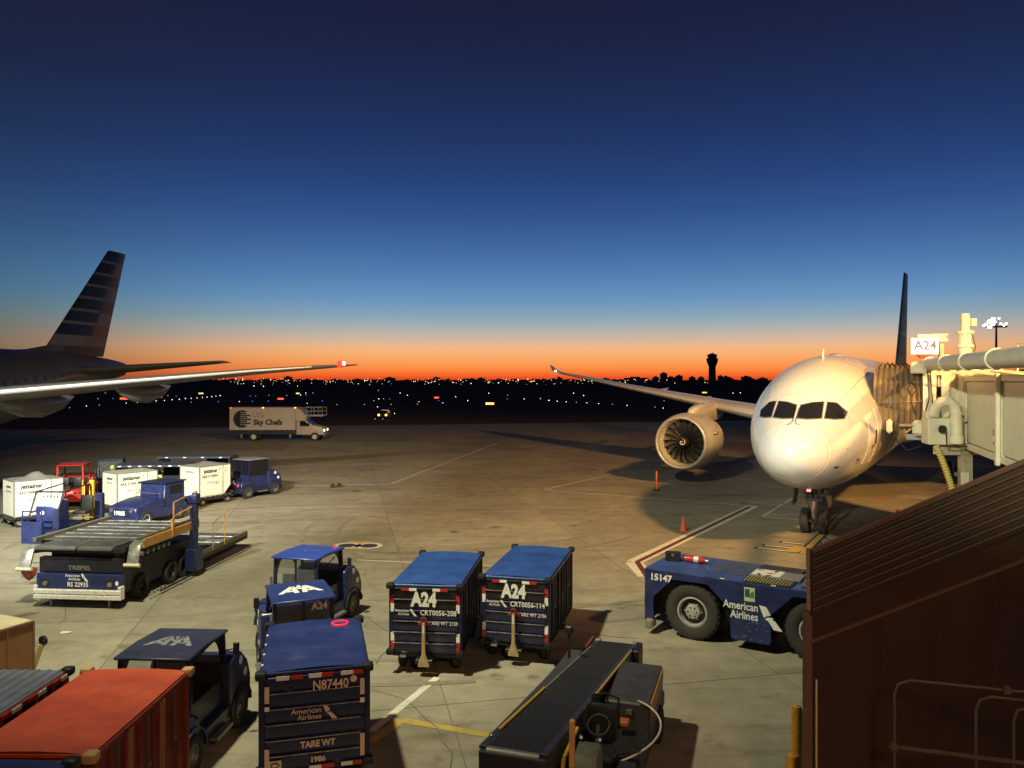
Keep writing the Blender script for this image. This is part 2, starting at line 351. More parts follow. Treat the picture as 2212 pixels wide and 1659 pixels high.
# painted markings, sheets 5 mm above the slabs
PW = mat('road_paint_white', (.60, .58, .5), .7, 0, .2, 2, 0, 0, .8, (.27, .25, .2))
PWF = mat('faded_road_paint', (.42, .40, .33), .75, 0, .25, 2, 0, 0, .9, (.26, .24, .19))
PY = mat('road_paint_yellow', (.42, .3, .07), .7, 0, .2, 2, 0, 0, .8, (.25, .2, .1))
PR = mat('road_paint_red', (.12, .025, .02), .7, 0, .2, 2)
PB = mat('road_paint_black', (.03, .03, .028), .7, 0, .2, 2, 0, 0, .4, (.1, .09, .07))
def line(pts, wd, m, z=.005, name='painted_line'):
    mb = MB(); P = [Vector((p[0], p[1], z)) for p in pts]
    for k in range(len(P) - 1):
        d = (P[k + 1] - P[k]); n = Vector((-d.y, d.x, 0)).normalized() * wd / 2; zz = Vector((0, 0, .0006 * k))
        mb.quad(P[k] - n + zz, P[k + 1] - n + zz, P[k + 1] + n + zz, P[k] + n + zz)
    return struct(mb.build(name, m))
c7 = lambda x, y: G(1152.1 + x * .375, 718.9 + y * .375)
c4 = lambda x, y: G(506.9 + x * .3334, 1142.9 + y * .3334)
c6 = lambda x, y: G(1566.8 + x * .4, 995.4 + y * .4)
line([c7(655, 1405), c7(578, 1322), c7(1265, 998)], .62, PW)
line([c7(655, 1405), c7(598, 1320), c7(1248, 1002)], .2, PR, .009)
line([c7(1265, 998), c7(60, 905), c7(450, 815)], .12, PW, .0055)
line([c7(-20, 703), c7(415, 790)], .12, PWF); line([c7(-120, 668), c7(215, 620)], .12, PWF)
line([G(845, 1045), G(1085, 953)], .12, PW); line([G(560, 1096), G(1172, 1098), G(1362, 1102)], .1, PWF)
line([G(770, 1209.5), G(1066, 1223)], .1, PW); line([G(500, 1052), G(840, 1046)], .3, PWF)
line([c7(1510, 942), c7(1320, 1058), c7(1560, 1082)], .12, PW); line([c7(1350, 1050), c7(1540, 1046)], .1, PW, .007)
line([c4(885, 1310), c4(1312, 962)], .17, PW); line([c4(1560, 590), c4(1590, 340)], .3, PW)
line([c4(870, 1385), c4(1082, 1238), c4(1660, 1338)], .2, PY)
# nose-wheel lead-in line with stop bars (red and black borders)
NP, AX = Vector((10.4, 29.0, 0)), Vector((.519, .855, 0)); PP = Vector((.855, -.519, 0))
def ax(s, l=0): p = NP + AX * s + PP * l; return (p.x, p.y)
line([ax(.9, .35), ax(11.5, .35)], .42, PB, .0055); line([ax(.9, .35), ax(11.5, .35)], .24, PY, .0095)
for s_, a, b in ((1.05, -1.5, .2), (1.7, -1.35, .2), (2.7, -.9, .2), (1.3, .55, 1.5), (2.3, .55, 1.6), (3.4, .55, 1.6), (4.6, .55, 1.6)):
    line([ax(s_, a), ax(s_, b)], .34, PB, .006); line([ax(s_, a + .12), ax(s_, b - .1)], .16, PW, .0105)
line([ax(1.0, -.1), ax(2.1, .1)], .5, PY, .0125)
line([ax(.2, 2.6), ax(14, 2.6)], .14, PR, .006); line([ax(6, 5.2), ax(16, 4.6)], .3, PWF, .006)
# fuel-pit covers with pale rims on a yellow patch
def disc(name, c, r, m, z): return struct(MB().add([(c[0] + r * math.cos(k * .3142), c[1] + r * math.sin(k * .3142), z) for k in range(20)], [tuple(range(20))]).build(name, m))
for u, v in ((750, 1179), (797, 1179.5)):
    c = G(u, v); disc('painted_ring', c, .56, PW, .011); disc('pit_cover', c, .36, mat('pit_cover_steel', (.05, .035, .03), .6), .016)
c = G(773, 1178); line([(c.x - .5, c.y), (c.x + .5, c.y)], 1.5, PY, .006, 'painted_patch')
# sealed cracks and rubbed-in tyre arcs
CRACK = mat('crack_sealant', (.12, .105, .08), .9); ARC = mat('rubbed_rubber', (.20, .18, .138), .85, 0, .15, 1.5, 0, 0, .9, (.262, .238, .182))
rc = random.Random(12)
for k in range(13):
    x, y = rc.uniform(-15, 8), rc.uniform(14, 44); an = rc.uniform(0, 6.28); pts = [(x, y)]
    for q in range(rc.randint(6, 13)):
        an += rc.uniform(-.5, .5); x += .55 * math.cos(an); y += .55 * math.sin(an); pts.append((x, y))
    line(pts, .022, CRACK, .0035, 'sealed_crack')
for k in range(9):
    x, y, rr_, a0_ = rc.uniform(-12, 6), rc.uniform(18, 46), rc.uniform(9, 26), rc.uniform(0, 6.28)
    for d_ in (0, 1.5): line([(x + (rr_ + d_) * math.cos(a0_ + .05 * q), y + (rr_ + d_) * math.sin(a0_ + .05 * q)) for q in range(rc.randint(8, 16))], .2, ARC, .0022, 'tyre_mark')
# ---------------------------------------------------------------- far airfield: treeline, skyline, tower, lights
SIL = mat('dark_concrete', (.06, .05, .045), .9, 0, .2, .05)
TREE = mat('distant_foliage', (.03, .035, .02), .95, 0, .3, .1)
mb = MB()
for k in range(1100):
    Y = rnd.uniform(1350, 2300); X = rnd.uniform(-.78, .78) * Y; r = rnd.uniform(5, 16); h = rnd.uniform(3, 7.5) + (rnd.random() < .1) * 3
    n = 6; o = []
    for t, q in ((0, 1), (.45, 1.05), (.8, .7), (1, .2)):
        o.append([(X + r * q * math.cos(a) * rnd.uniform(.7, 1.2), Y + r * q * math.sin(a), h * t * rnd.uniform(.85, 1.1)) for a in [2 * math.pi * i / n for i in range(n)]])
    mb.loft(o)
struct(mb.build('treeline', TREE), 'stuff')
def tower():
    Y = 1200.; k = Y / F; X = (1538.5 - UC) * k; z = lambda v: H + (HV - v) * k
    t = thing('control_tower', 'tall airport control tower with flared top, dark against the sunset', 'control tower', (X, Y, 0))
    MB().lathe([(0, 6.2), (z(792), 5.4)], axis='z', n=8).build('shaft', SIL, t)
    MB().lathe([(z(792), 5.5), (z(784), 8.2), (z(777), 9.2), (z(774), 9.2)], axis='z', n=12).build('flared_deck', SIL, t)
    MB().lathe([(z(774), 6.8), (z(767.5), 7.6)], axis='z', n=12).build('cab_glazing', DGLASS, t)
    MB().lathe([(z(767.5), 8.2), (z(766), 8.2), (z(765), 4), (z(763.5), 3.4)], axis='z', n=12).build('roof', SIL, t)
    mb = MB()
    for a in (-2.2, 0, 1.6): mb.cyl((a, 0, z(764)), (a, 0, z(760.5 + abs(a))), .35, n=5)
    mb.build('antenna', SIL, t)
tower()
bl = [(597 + 0, 816, 49, 'long low dark terminal building'), (711, 814.5, 10, 'small dark block'), (757, 806, 11, 'tall dark block with stepped top'), (800, 815, 17, 'broad dark building'), (846, 811.5, 11, 'square dark block beside the broad building'),
      (922, 814.5, 9, 'squat dark block just before the control tower'), (973, 815, 8, 'little dark block next to the control tower'), (1085, 812, 5, 'narrow dark block'), (1117, 813.5, 10, 'dark block beyond the control tower'), (1142, 817, 8, 'low dark block'), (1235, 813.5, 16, 'wide flat dark block near the airliner'),
      (1330, 817, 15, 'long low dark shed touching the airliner outline'), (150, 815.5, 13, 'low dark hangar behind the wing tip'), (-560, 815.5, 14, 'low dark hangar'), (-830, 816, 20, 'wide dark shed'), (-1420, 814, 12, 'dark hangar under the distant lights'), (-300, 817, 16, 'flat dark warehouse'), (420, 817.5, 14, 'flat dark hall between skyline lights')]
for i, (cx, v, wd, lb) in enumerate(bl):
    u = 1152.1 + cx * .375; Y = 1300. + 17 * i; k = Y / F; h = H + (HV - v) * k; x0 = wd * k / 2
    b = thing('skyline_building', lb + ' on the sunset skyline', 'building', ((u - UC) * k, Y, 0), 0, 'dark buildings along the horizon')
    Bx('wall', SIL, b, -x0, x0, 0, 20, 0, h); Bx('rooftop_plant', SIL, b, -x0 * .5, x0 * .3, 4, 12, h, h + 1.8)
E = {'white': emit('white_light', (1, .92, .8), 5), 'warm': emit('warm_light', (1, .6, .25), 4.5), 'blue': emit('blue_light', (.06, .1, 1), 5), 'red': emit('red_light', (1, .1, .05), 5), 'dim': emit('dim_light', (1, .85, .65), 1.4), 'green': emit('green_light', (.3, 1, .8), 3)}
def light(u, v, kind, px=.64, name='airfield_light', far=None):
    Y = far or min(1250., H * F / max(v - HV, .1) * 1.02); k = Y / F; X = (u - UC) * k; z = max(.25, H + (HV - v) * k); r = px * k * 1.08
    mb = MB(); mb.cur = 1; mb.cyl((0, 0, -.06), (0, 0, z), max(.03, r * .12), n=4); mb.cur = 0; mb.sphere((0, 0, z), r, 6)
    o = mb.build(name, [E[kind], SIL]); o.location = (X, Y, 0)
    if name == 'street_lamp':
        lb, gr = {'white': 'tiny white street lamp glowing along the horizon', 'warm': 'tiny amber street lamp glowing along the horizon', 'dim': 'faint distant street lamp along the horizon', 'red': 'tiny red warning lamp along the horizon', 'green': 'tiny greenish lamp along the horizon', 'blue': 'tiny blue lamp along the horizon'}[kind], kind + ' lamps along the horizon'
    else:
        lb, gr = {'white': 'small white light low on the dark airfield', 'blue': 'small blue taxiway light on the dark airfield', 'warm': 'small amber light low on the dark airfield', 'dim': 'faint small light low on the dark airfield', 'red': 'small red light on the dark airfield', 'green': 'small green light on the dark airfield'}[kind], kind + ' lights on the airfield'
    return tag(o, lb, 'light', gr)
cA = lambda x, y: (461 + x * .3333, 792.6 + y * .3334)     # crop of the middle horizon
for x, y, kd in [(18, 197, 'dim'), (45, 190, 'dim'), (33, 233, 'blue'), (168, 233, 'white'), (252, 231, 'blue'), (238, 197, 'blue'), (274, 194, 'blue'), (355, 230, 'blue'), (360, 191, 'dim'), (263, 126, 'white'), (325, 128, 'white'), (545, 127, 'white'), (565, 188, 'white'), (601, 188, 'blue'),
                 (598, 174, 'white'), (645, 174, 'dim'), (608, 246, 'warm'), (706, 229, 'blue'), (801, 253, 'dim'), (978, 253, 'dim'), (1040, 226, 'dim'), (1072, 215, 'white'), (1102, 213, 'dim'), (1142, 215, 'blue'), (1210, 175, 'white'), (1258, 190, 'white'), (1069, 156, 'dim'), (1332, 233, 'warm'), (1487, 241, 'warm'), (1460, 226, 'blue'),
                 (1570, 200, 'white'), (1648, 226, 'white'), (1785, 176, 'white'), (1904, 215, 'blue'), (1907, 190, 'dim'), (2014, 215, 'white'), (2120, 215, 'dim'), (2174, 224, 'white'), (1064, 269, 'white'), (1174, 313, 'white'), (1152, 252, 'dim'), (1322, 250, 'dim'), (475, 190, 'dim'), (1048, 351, 'dim'), (1098, 351, 'dim')]:
    light(*cA(x, y), kd)
c1 = lambda x, y: (x * .3333, 506.9 + y * .3334)
for x, y, kd in [(300, 1142, 'white'), (560, 1120, 'white'), (635, 1070, 'dim'), (645, 1114, 'dim'), (683, 1030, 'dim'), (733, 1069, 'blue'), (818, 1100, 'white'), (890, 1096, 'white'), (953, 1090, 'white'), (1012, 1086, 'white'), (1065, 1082, 'white'), (1116, 1077, 'white'), (1162, 1074, 'white'), (1202, 1070, 'white'), (1240, 1067, 'white'), (1277, 1065, 'white'), (1312, 1062, 'white'), (1343, 1059, 'white'), (1373, 1056, 'white'), (1400, 1053, 'white'), (1426, 1049, 'white'),
                 (865, 1046, 'dim'), (928, 1063, 'dim'), (992, 1046, 'dim'), (1048, 1062, 'dim'), (1088, 1049, 'dim'), (1142, 1053, 'blue'), (1240, 1094, 'dim'), (1415, 1090, 'blue'), (1645, 982, 'white'), (1708, 986, 'white'), (452, 1131, 'dim')]:
    light(*c1(x, y), kd)
for x, y, kd in [(232, 352, 'white'), (290, 367, 'white'), (40, 384, 'dim'), (90, 397, 'white'), (137, 402, 'white'), (190, 405, 'white'), (248, 408, 'dim'), (308, 411, 'white'), (376, 416, 'white'), (455, 420, 'dim'), (540, 427, 'white'), (700, 438, 'dim'), (748, 443, 'white'), (753, 398, 'dim'), (1150, 352, 'white'), (1192, 350, 'white')]:
    light(1152.1 + x * .375, 718.9 + y * .375, kd)
for k in range(215):                                    # city lamps, thickest to the left of the middle
    u = rnd.choice([rnd.gauss(680, 120), rnd.gauss(700, 170), rnd.gauss(1000, 130), rnd.gauss(1260, 120), rnd.uniform(480, 1620)])
    v = 821 + abs(rnd.gauss(0, 5)) - 3.5 * (rnd.random() < .4)
    if 470 < u < 1640: light(u, v, rnd.choice(['white', 'warm', 'dim', 'warm', 'warm', 'dim', 'warm', 'red' if rnd.random() < .4 else 'dim']), rnd.choice([.3, .36, .42, .5, .62, .85]), 'street_lamp', rnd.uniform(900, 1200))
for u in (288, 300, 312, 322, 340, 275, 282): light(u, 822 + rnd.uniform(-4, 2), rnd.choice(['white', 'warm']), .8, 'street_lamp', 1000)
def sign_board(u, v, wd, hh, kind, label):
    Y = H * F / (v - HV) * .985; k = Y / F; X = (u - UC) * k; z = H + (HV - v) * k
    t = thing('airfield_sign', label, 'sign', (X, Y, 0), 0, 'lit airfield signs')
    Bx('panel', emit('sign_' + kind, {'red': (1, .1, .04), 'amber': (1, .55, .12)}[kind], 2.2), t, -wd * k / 2, wd * k / 2, 0, .12, z, z + hh * k)
    Bx('housing', SIL, t, -wd * k * .53, wd * k * .53, .125, .35, z - .05, z + hh * k + .06)
    for a in (-.4, .4): MB().cyl((a * wd * k, .2, -.06), (a * wd * k, .2, z - .05), .05, n=5).build('leg', SIL, t)
sign_board(269, 863, 20, 4, 'red', 'red lit airfield sign beyond the hanging wing fairings')
sign_board(606, 863, 13, 3.2, 'red', 'red lit airfield sign above the catering truck roof')
sign_board(943, 860.5, 10, 3.2, 'red', 'red lit airfield sign out on the dark field beyond the parked car')
sign_board(1058, 874, 18, 4.4, 'amber', 'amber lit airfield sign, brightest on the dark field')
sign_board(643, 851, 7, 2.4, 'amber', 'small amber sign above the catering truck')
sign_board(434, 851, 10, 2.4, 'amber', 'small amber sign to the right of the wing fairing')
sign_board(1522, 849, 10, 2.2, 'amber', 'small amber sign below the control tower')
# ---------------------------------------------------------------- airliners (local frame: +Y aft, +X port wing)
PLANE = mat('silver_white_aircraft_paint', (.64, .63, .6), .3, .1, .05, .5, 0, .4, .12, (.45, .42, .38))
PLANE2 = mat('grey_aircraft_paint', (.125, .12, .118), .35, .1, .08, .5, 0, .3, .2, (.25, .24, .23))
RADOME = mat('radome_paint', (.66, .65, .62), .28, 0, .04, .6, 0, .4, .1, (.5, .47, .42))
SEAM = mat('panel_seam', (.10, .085, .07), .7)
FANB = mat('fan_blade_metal', (.2, .19, .17), .3, .7, .2, 3)
DARKIN = mat('engine_inside', (.02, .018, .016), .6)
LIPM = mat('nacelle_lip_metal', (.62, .60, .56), .36, .45, .04, 2)
def pchip(xs, ys):
    n = len(xs); h = [xs[i + 1] - xs[i] for i in range(n - 1)]; d = [(ys[i + 1] - ys[i]) / h[i] for i in range(n - 1)]
    m = [d[0]] + [0 if d[i - 1] * d[i] <= 0 else 2 * d[i - 1] * d[i] / (d[i - 1] + d[i]) for i in range(1, n - 1)] + [d[-1]]
    def f(x):
        i = 0
        while i < n - 2 and x > xs[i + 1]: i += 1
        t = (x - xs[i]) / h[i]; t2, t3 = t * t, t * t * t
        return (2 * t3 - 3 * t2 + 1) * ys[i] + (t3 - 2 * t2 + t) * h[i] * m[i] + (-2 * t3 + 3 * t2) * ys[i + 1] + (t3 - t2) * h[i] * m[i + 1]
    return f
class Body:
    def __init__(s, st):
        q = [math.sqrt(a[0]) for a in st]
        s.t, s.b, s.w = (pchip(q, [a[i] for a in st]) for i in (1, 2, 3)); s.L = st[-1][0]
    def dims(s, y):
        q = math.sqrt(max(y, 0)); t, b, w_ = s.t(q), s.b(q), s.w(q); return (t + b) / 2, (t - b) / 2, w_
    def ring(s, y, n=56, off=0):
        zc, hh, w_ = s.dims(y); return [Vector(((w_ + off) * math.sin(2 * math.pi * i / n), y, zc + (hh + off) * math.cos(2 * math.pi * i / n))) for i in range(n)]
    def at(s, y, ang, off=0):
        zc, hh, w_ = s.dims(y); return Vector(((w_ + off) * math.sin(ang), y, zc + (hh + off) * math.cos(ang)))
    def front(s, x, z, off=.012):
        """the point of the nose surface seen from ahead at (x, z)"""
        lo, hi = .0, 12.
        for _ in range(40):
            y = (lo + hi) / 2; zc, hh, w_ = s.dims(y)
            if (x / max(w_, .01)) ** 2 + ((z - zc) / max(hh, .01)) ** 2 <= 1: hi = y
            else: lo = y
        p = Vector((x, hi, z)); zc, hh, w_ = s.dims(hi); n = Vector((x / w_ ** 2, -.25, (z - zc) / hh ** 2)).normalized()
        return p + n * off
def airfoil(lat, y0, z, ch, th, sgn, dihed=0):
    pts = []
    for t, h in ((0, 0), (.012, .33), (.05, .6), (.15, .9), (.32, 1), (.55, .78), (.8, .38), (1, .03)): pts.append((t, h))
    up = [Vector((sgn * lat, y0 + t * ch, z + h * th * .58 - t * ch * .02)) for t, h in pts]
    dn = [Vector((sgn * lat, y0 + t * ch, z - h * th * .42 - t * ch * .02)) for t, h in pts[1:]][::-1]
    return up + dn
def wing(secs, sgn, name, m, parent):
    return MB().loft([airfoil(*s_, sgn) for s_ in secs]).build(name, m, parent, angle=50)
def patch(body, top, bot, n=10, off=.014, front=True):
    """a panel ruled between an upper and a lower (x, z) polyline, laid on the nose"""
    def P(pl, t):
        d = [0]
        for a, b in zip(pl, pl[1:]): d.append(d[-1] + math.dist(a, b))
        x = t * d[-1]
        for i in range(len(pl) - 1):
            if x <= d[i + 1] + 1e-9:
                k = (x - d[i]) / (d[i + 1] - d[i]); return tuple(pl[i][j] + (pl[i + 1][j] - pl[i][j]) * k for j in (0, 1))
    mb = MB(); v = []; m = 5
    for j in range(m + 1):
        for i in range(n + 1):
            a, b = P(top, i / n), P(bot, i / n); v.append(body.front(a[0] + (b[0] - a[0]) * j / m, a[1] + (b[1] - a[1]) * j / m, off))
    return mb.add(v, [(j * (n + 1) + i, j * (n + 1) + i + 1, (j + 1) * (n + 1) + i + 1, (j + 1) * (n + 1) + i) for j in range(m) for i in range(n)])
def fin(y0r, y1r, zr, y0t, y1t, zt, thr, tht, bands, parent):
    """fin built of one panel per painted block: bands = list of (front material, rear material)"""
    nb = len(bands); root = thing if False else None
    main = None
    def edge(t, c, sg, off=0):
        a = y0r + (y0t - y0r) * t; b = y1r + (y1t - y1r) * t; th = (thr + (tht - thr) * t)
        prof = 4 * (c * .92 + .02) * (1 - (c * .92 + .02)) if c > .45 else (c / .45) ** .5 * .99 * 1.0
        return Vector((sg * (th / 2 * max(.04, prof) + off), a + (b - a) * c, zr + (zt - zr) * t))
    body = MB()
    for sg in (-1, 1):
        for k in range(8):
            for j in range(12):
                c0, c1 = j / 12, (j + 1) / 12; t0, t1 = k / 8, (k + 1) / 8
                body.quad(edge(t0, c0, sg, -.03), edge(t0, c1, sg, -.03), edge(t1, c1, sg, -.03), edge(t1, c0, sg, -.03))
    body.quad(edge(1, 0, -1), edge(1, 1, -1), edge(1, 1, 1), edge(1, 0, 1))
    f = body.build('tail_fin', bands[-1][0], parent, angle=50)
    tot = sum(b[2] for b in bands); t = 1
    for fm, rm, hgt, sp in bands:
        t0 = t - hgt / tot
        for m_, cs in ((fm, (0, sp)), (rm, (sp, 1))):
            mb = MB()
            for sg in (-1, 1):
                for j in range(9):
                    c0, c1 = cs[0] + (cs[1] - cs[0]) * j / 9, cs[0] + (cs[1] - cs[0]) * (j + 1) / 9
                    mb.quad(edge(t0, c0, sg, .02), edge(t0, c1, sg, .02), edge(t, c1, sg, .02), edge(t, c0, sg, .02))
            mb.quad(edge(t0, cs[1], -1, .02), edge(t0, cs[1], 1, .02), edge(t0 + .001, cs[1], 1, .02), edge(t0 + .001, cs[1], -1, .02)) if cs[1] < 1 else mb.quad(edge(t0, cs[0], -1, .02), edge(t0, cs[0], 1, .02), edge(t0 + .001, cs[0], 1, .02), edge(t0 + .001, cs[0], -1, .02))
            mb.build('painted_stripe', m_, f, angle=60)
        t = t0
    return f
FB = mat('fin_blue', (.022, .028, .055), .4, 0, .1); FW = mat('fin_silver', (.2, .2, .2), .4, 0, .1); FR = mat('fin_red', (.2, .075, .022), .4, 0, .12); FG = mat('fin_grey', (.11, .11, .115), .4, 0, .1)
FRB = mat('fin_dark_red', (.09, .05, .03), .4); FBE = mat('fin_beige', (.17, .14, .115), .4)
FLAG = [(FB, FB, 1.1, .62), (FW, FG, .25, .55), (FB, FG, 1.05, .6), (FW, FG, .25, .6), (FB, FRB, 1.0, .63), (FW, FG, .25, .6), (FB, FG, 1.0, .63), (FW, FG, .25, .6), (FB, FRB, 1.0, .63), (FW, FRB, .25, .6), (FB, FBE, 1.0, .63), (FW, FBE, .25, .6), (FB, FR, 1.05, .62), (FW, FBE, 1.0, .5), (FG, FRB, .9, .25)]
def gear_leg(parent, x, y, r, wd, n=2, top=2.6, name='landing_gear'):
    g = MB().cyl((0, 0, r), (0, 0, top), .13, .17, 10)
    g.cyl((0, 0, r), (0, 0, 1.5), .09, .09, 10); g.cyl((-.42, 0, r), (.42, 0, r), .07, n=8)
    o = g.build(name, STEEL, parent, loc=(x, y, 0)); return o
def airliner_787():
    a = thing('airliner', 'white twin-engine airliner nosed up to the jet bridge, four dark cockpit windows facing the apron', 'airplane', tuple(NP), -31.3)
    bd = Body([(0, 3.86, 3.84, .01), (.06, 4.12, 3.58, .27), (.25, 4.40, 3.26, .6), (.6, 4.72, 2.98, .97), (1.0, 4.98, 2.78, 1.25), (1.75, 5.48, 2.5, 1.64), (2.5, 6.0, 2.31, 1.95), (3.5, 6.6, 2.14, 2.26), (4.5, 7.02, 2.05, 2.5), (6, 7.45, 1.98, 2.71),
               (8, 7.77, 1.95, 2.85), (10, 7.89, 1.95, 2.885), (14, 7.92, 1.95, 2.885), (36, 7.92, 1.97, 2.885), (41, 7.92, 2.6, 2.75), (46, 7.85, 3.8, 2.25), (50, 7.65, 4.9, 1.6), (54, 7.25, 5.9, .85), (56.7, 6.95, 6.5, .25)])
    ys = [1.0 + .12 * i for i in range(12)] + [2.5 + .3 * i for i in range(14)] + [7, 8, 9, 10, 12, 14, 18, 22, 26, 30, 36, 38, 40, 42, 44, 46, 48, 50, 52, 54, 55.5, 56.6]
    fz = MB().loft([bd.ring(y) for y in ys]).build('fuselage', PLANE, a, angle=80)
    ys = [0.0004, .004, .015, .035, .06, .1, .16, .24, .34, .46, .6, .75, .9, .999]
    MB().loft([bd.ring(y) for y in ys], cap1=True).build('radome', RADOME, a, angle=80)
    MB().tube(bd.ring(1.005, 72, -.004) + bd.ring(1.005, 72, -.004)[:2], .011, 4).build('radome_seam', SEAM, a, angle=80)
    # cockpit windows: forward panes and the cut-cornered side panes, with pale frames
    for sg in (1, -1):
        for top, bot in (([(.085, 5.66), (.45, 5.765), (.85, 5.80)], [(.075, 5.20), (.45, 5.17), (.90, 5.20)]),
                         ([(1.0, 5.79), (1.3, 5.75), (1.66, 5.39)], [(1.01, 5.20), (1.32, 5.16), (1.60, 5.18)])):
            q = lambda pl, d: [(sg * x, z + d) for x, z in pl]
            patch(bd, q(top, 0), q(bot, 0), 12, .02).build('cockpit_window', DGLASS, fz, angle=60)
            grow = lambda pl, d: [(sg * (pl[0][0] - .03), pl[0][1] + d)] + [(sg * x, z + d) for x, z in pl[1:-1]] + [(sg * (pl[-1][0] + .035), pl[-1][1] + d)]
            patch(bd, grow(top, .035), grow(bot, -.035), 12, .010).build('window_frame', SEAM, fz, angle=60)
        mb = MB(); p0 = bd.front(sg * .05, 5.04, .04); p1 = bd.front(sg * .055, 5.55, .05); p2 = bd.front(sg * .22, 4.92, .03)
        mb.tube([p2, bd.front(sg * .1, 4.97, .05), p0, p1], .012, 5); mb.build('wiper', BLACK, fz)
    # forward port door, outlined and a finger proud
    mb = MB()
    for i in range(6):
        for j in range(8):
            P = lambda i_, j_: bd.at(3.9 + (1.0) * i_ / 6 , R(68 + 52 * j_ / 8), .012)
            mb.quad(P(i, j), P(i + 1, j), P(i + 1, j + 1), P(i, j + 1))
    mb.build('passenger_door', RADOME, fz, angle=80)
    E_ = [bd.at(3.9, R(68 + 52 * j / 12), .012) for j in range(13)]; F_ = [bd.at(4.9, R(68 + 52 * j / 12), .012) for j in range(13)]
    mb = MB(); mb.tube(E_, .016, 4); mb.tube(F_, .016, 4); mb.tube([E_[0], F_[0]], .016, 4); mb.tube([E_[-1], F_[-1]], .016, 4)
    mb.build('door_outline', mat('door_seam', (.62, .5, .33), .5), fz)
    mb = MB(); mb.tube([bd.at(4.62, R(88), .03), bd.at(4.64, R(101), .03)], .045, 6); mb.build('door_window', DGLASS, fz)
    mb = MB(); mb.box(-.07, .07, -.07, .07, -.05, .05, Matrix.Translation(bd.at(4.4, R(102), .02))); mb.build('door_handle', SEAM, fz)
    for k in range(34):
        for sg in (1, -1):
            y = 8.6 + k * .72
            if 12 < y < 14.5: continue
            MB().add([bd.at(y + dy, sg * R(an), .012) for dy, an in ((0, 74), (.28, 74), (.28, 83.5), (0, 83.5))], [(0, 1, 2, 3)]).build('cabin_window', DGLASS, fz)
    mb = MB(); mb.tube([bd.at(1.75, R(116), .03), bd.at(1.5, R(116), .06)], .03, 5); mb.build('pitot_probe', BLACK, fz)
    mb = MB(); mb.box(-.03, .03, -.08, .08, -.06, .06, Matrix.Translation(bd.at(3.2, R(112), .02))); mb.build('sensor_plate', BLACK, fz)
    MB().prism([(7.5, 7.7), (7.85, 7.7), (7.8, 8.12), (7.68, 8.12)], -.015, .015).build('blade_antenna', WHITE, fz)
    mb = MB(); mb.loft([[Vector((.4 * q * math.cos(t), 10.2 + d + .0, 7.84 + .2 * q * max(0, math.sin(t)))) for t in [math.pi * k / 8 for k in range(9)]] for d, q in ((0, .2), (.7, .85), (1.6, 1), (2.6, .8), (3.4, .2))]); mb.build('antenna_fairing', PLANE, fz)
    for y, a0, a1 in ((2.75, -70, 70), (5.4, -120, 120), (8.3, -130, 130), (11.2, -130, 130)):
        MB().tube([bd.at(y, R(a0 + (a1 - a0) * k / 40), -.004) for k in range(41)], .009, 4).build('skin_joint', SEAM, fz)
    for an in (-42, 42, 118, -118):
        MB().tube([bd.at(2.9 + .35 * k, R(an), -.004) for k in range(40)], .008, 4).build('skin_joint', SEAM, fz)
    r_ = random.Random(3)
    for k in range(14):
        MB().sphere(bd.at(r_.uniform(2, 9), R(r_.uniform(-80, 125)), .0), .028, 6).build('drain_cap', SEAM, fz)
    # wings
    secs = [(1.6, 17.9, 3.55, 13, 1.7), (2.9, 18.9, 3.75, 11.8, 1.55), (6, 21.0, 4.3, 9.4, 1.1), (9.75, 23.6, 4.8, 7.4, .85), (15, 27.1, 5.5, 5.4, .6), (20, 30.4, 6.15, 4.1, .42), (25, 33.7, 6.85, 2.9, .3), (28.6, 36.0, 7.3, 2.1, .2), (30.2, 37.3, 7.65, 1.35, .13), (31.2, 38.7, 8.15, .5, .05)]
    for sg in (1, -1):
        wg = wing(secs, sg, 'wing', PLANE, a)
        mb = MB(); mb.sphere((sg * 29.4, 36.55, 7.55), .11, 8); mb.build('navigation_light', emit('nav_green', (.3, 1, .6), 6) if sg < 0 else emit('nav_red', (1, .1, .05), 6), wg)
        for lat in (7.6, 13.5, 18.5):
            y0 = 21 + (lat - 6) * .66 + 4.5; z0 = 4.3 + (lat - 6) * .133; r_ = .45 - lat * .012
            MB().loft([[Vector((sg * lat + r_ * q * math.cos(t), y0 + d, z0 - .35 + dz + r_ * 1.2 * q * math.sin(t))) for t in [2 * math.pi * k / 10 for k in range(10)]] for d, q, dz in ((-.5, .1, .1), (.6, .8, 0), (2, 1, -.05), (3.4, .7, .1), (4.6, .1, .3))]).build('flap_fairing', PLANE, wg, angle=60)
        # engine
        c = Vector((sg * 9.95, 16.7, 2.72)); K = lambda prof: [(c.y + d, r_) for d, r_ in prof]
        eng = MB().lathe([(c.y + d, r_) for d, r_ in ((.28, 1.735), (.7, 1.80), (1.4, 1.84), (2.4, 1.82), (3.4, 1.70), (4.4, 1.50), (5.1, 1.32), (5.1, 1.24), (4.2, 1.36), (3, 1.46), (1.2, 1.42), (.7, 1.43), (.35, 1.47))], (c.x, 0, c.z), 'y', 56, True).build('engine_nacelle', PLANE, a, angle=60)
        MB().lathe([(c.y + d, r_) for d, r_ in ((.285, 1.738), (.12, 1.69), (.03, 1.64), (0, 1.585), (.03, 1.53), (.12, 1.49), (.355, 1.462))], (c.x, 0, c.z), 'y', 56, False, False).build('inlet_lip', LIPM, eng, angle=80)
        MB().lathe([(c.y + 1.25, 1.43), (c.y + 1.25, .1)], (c.x, 0, c.z), 'y', 40, False, False).build('fan_backing', DARKIN, eng)
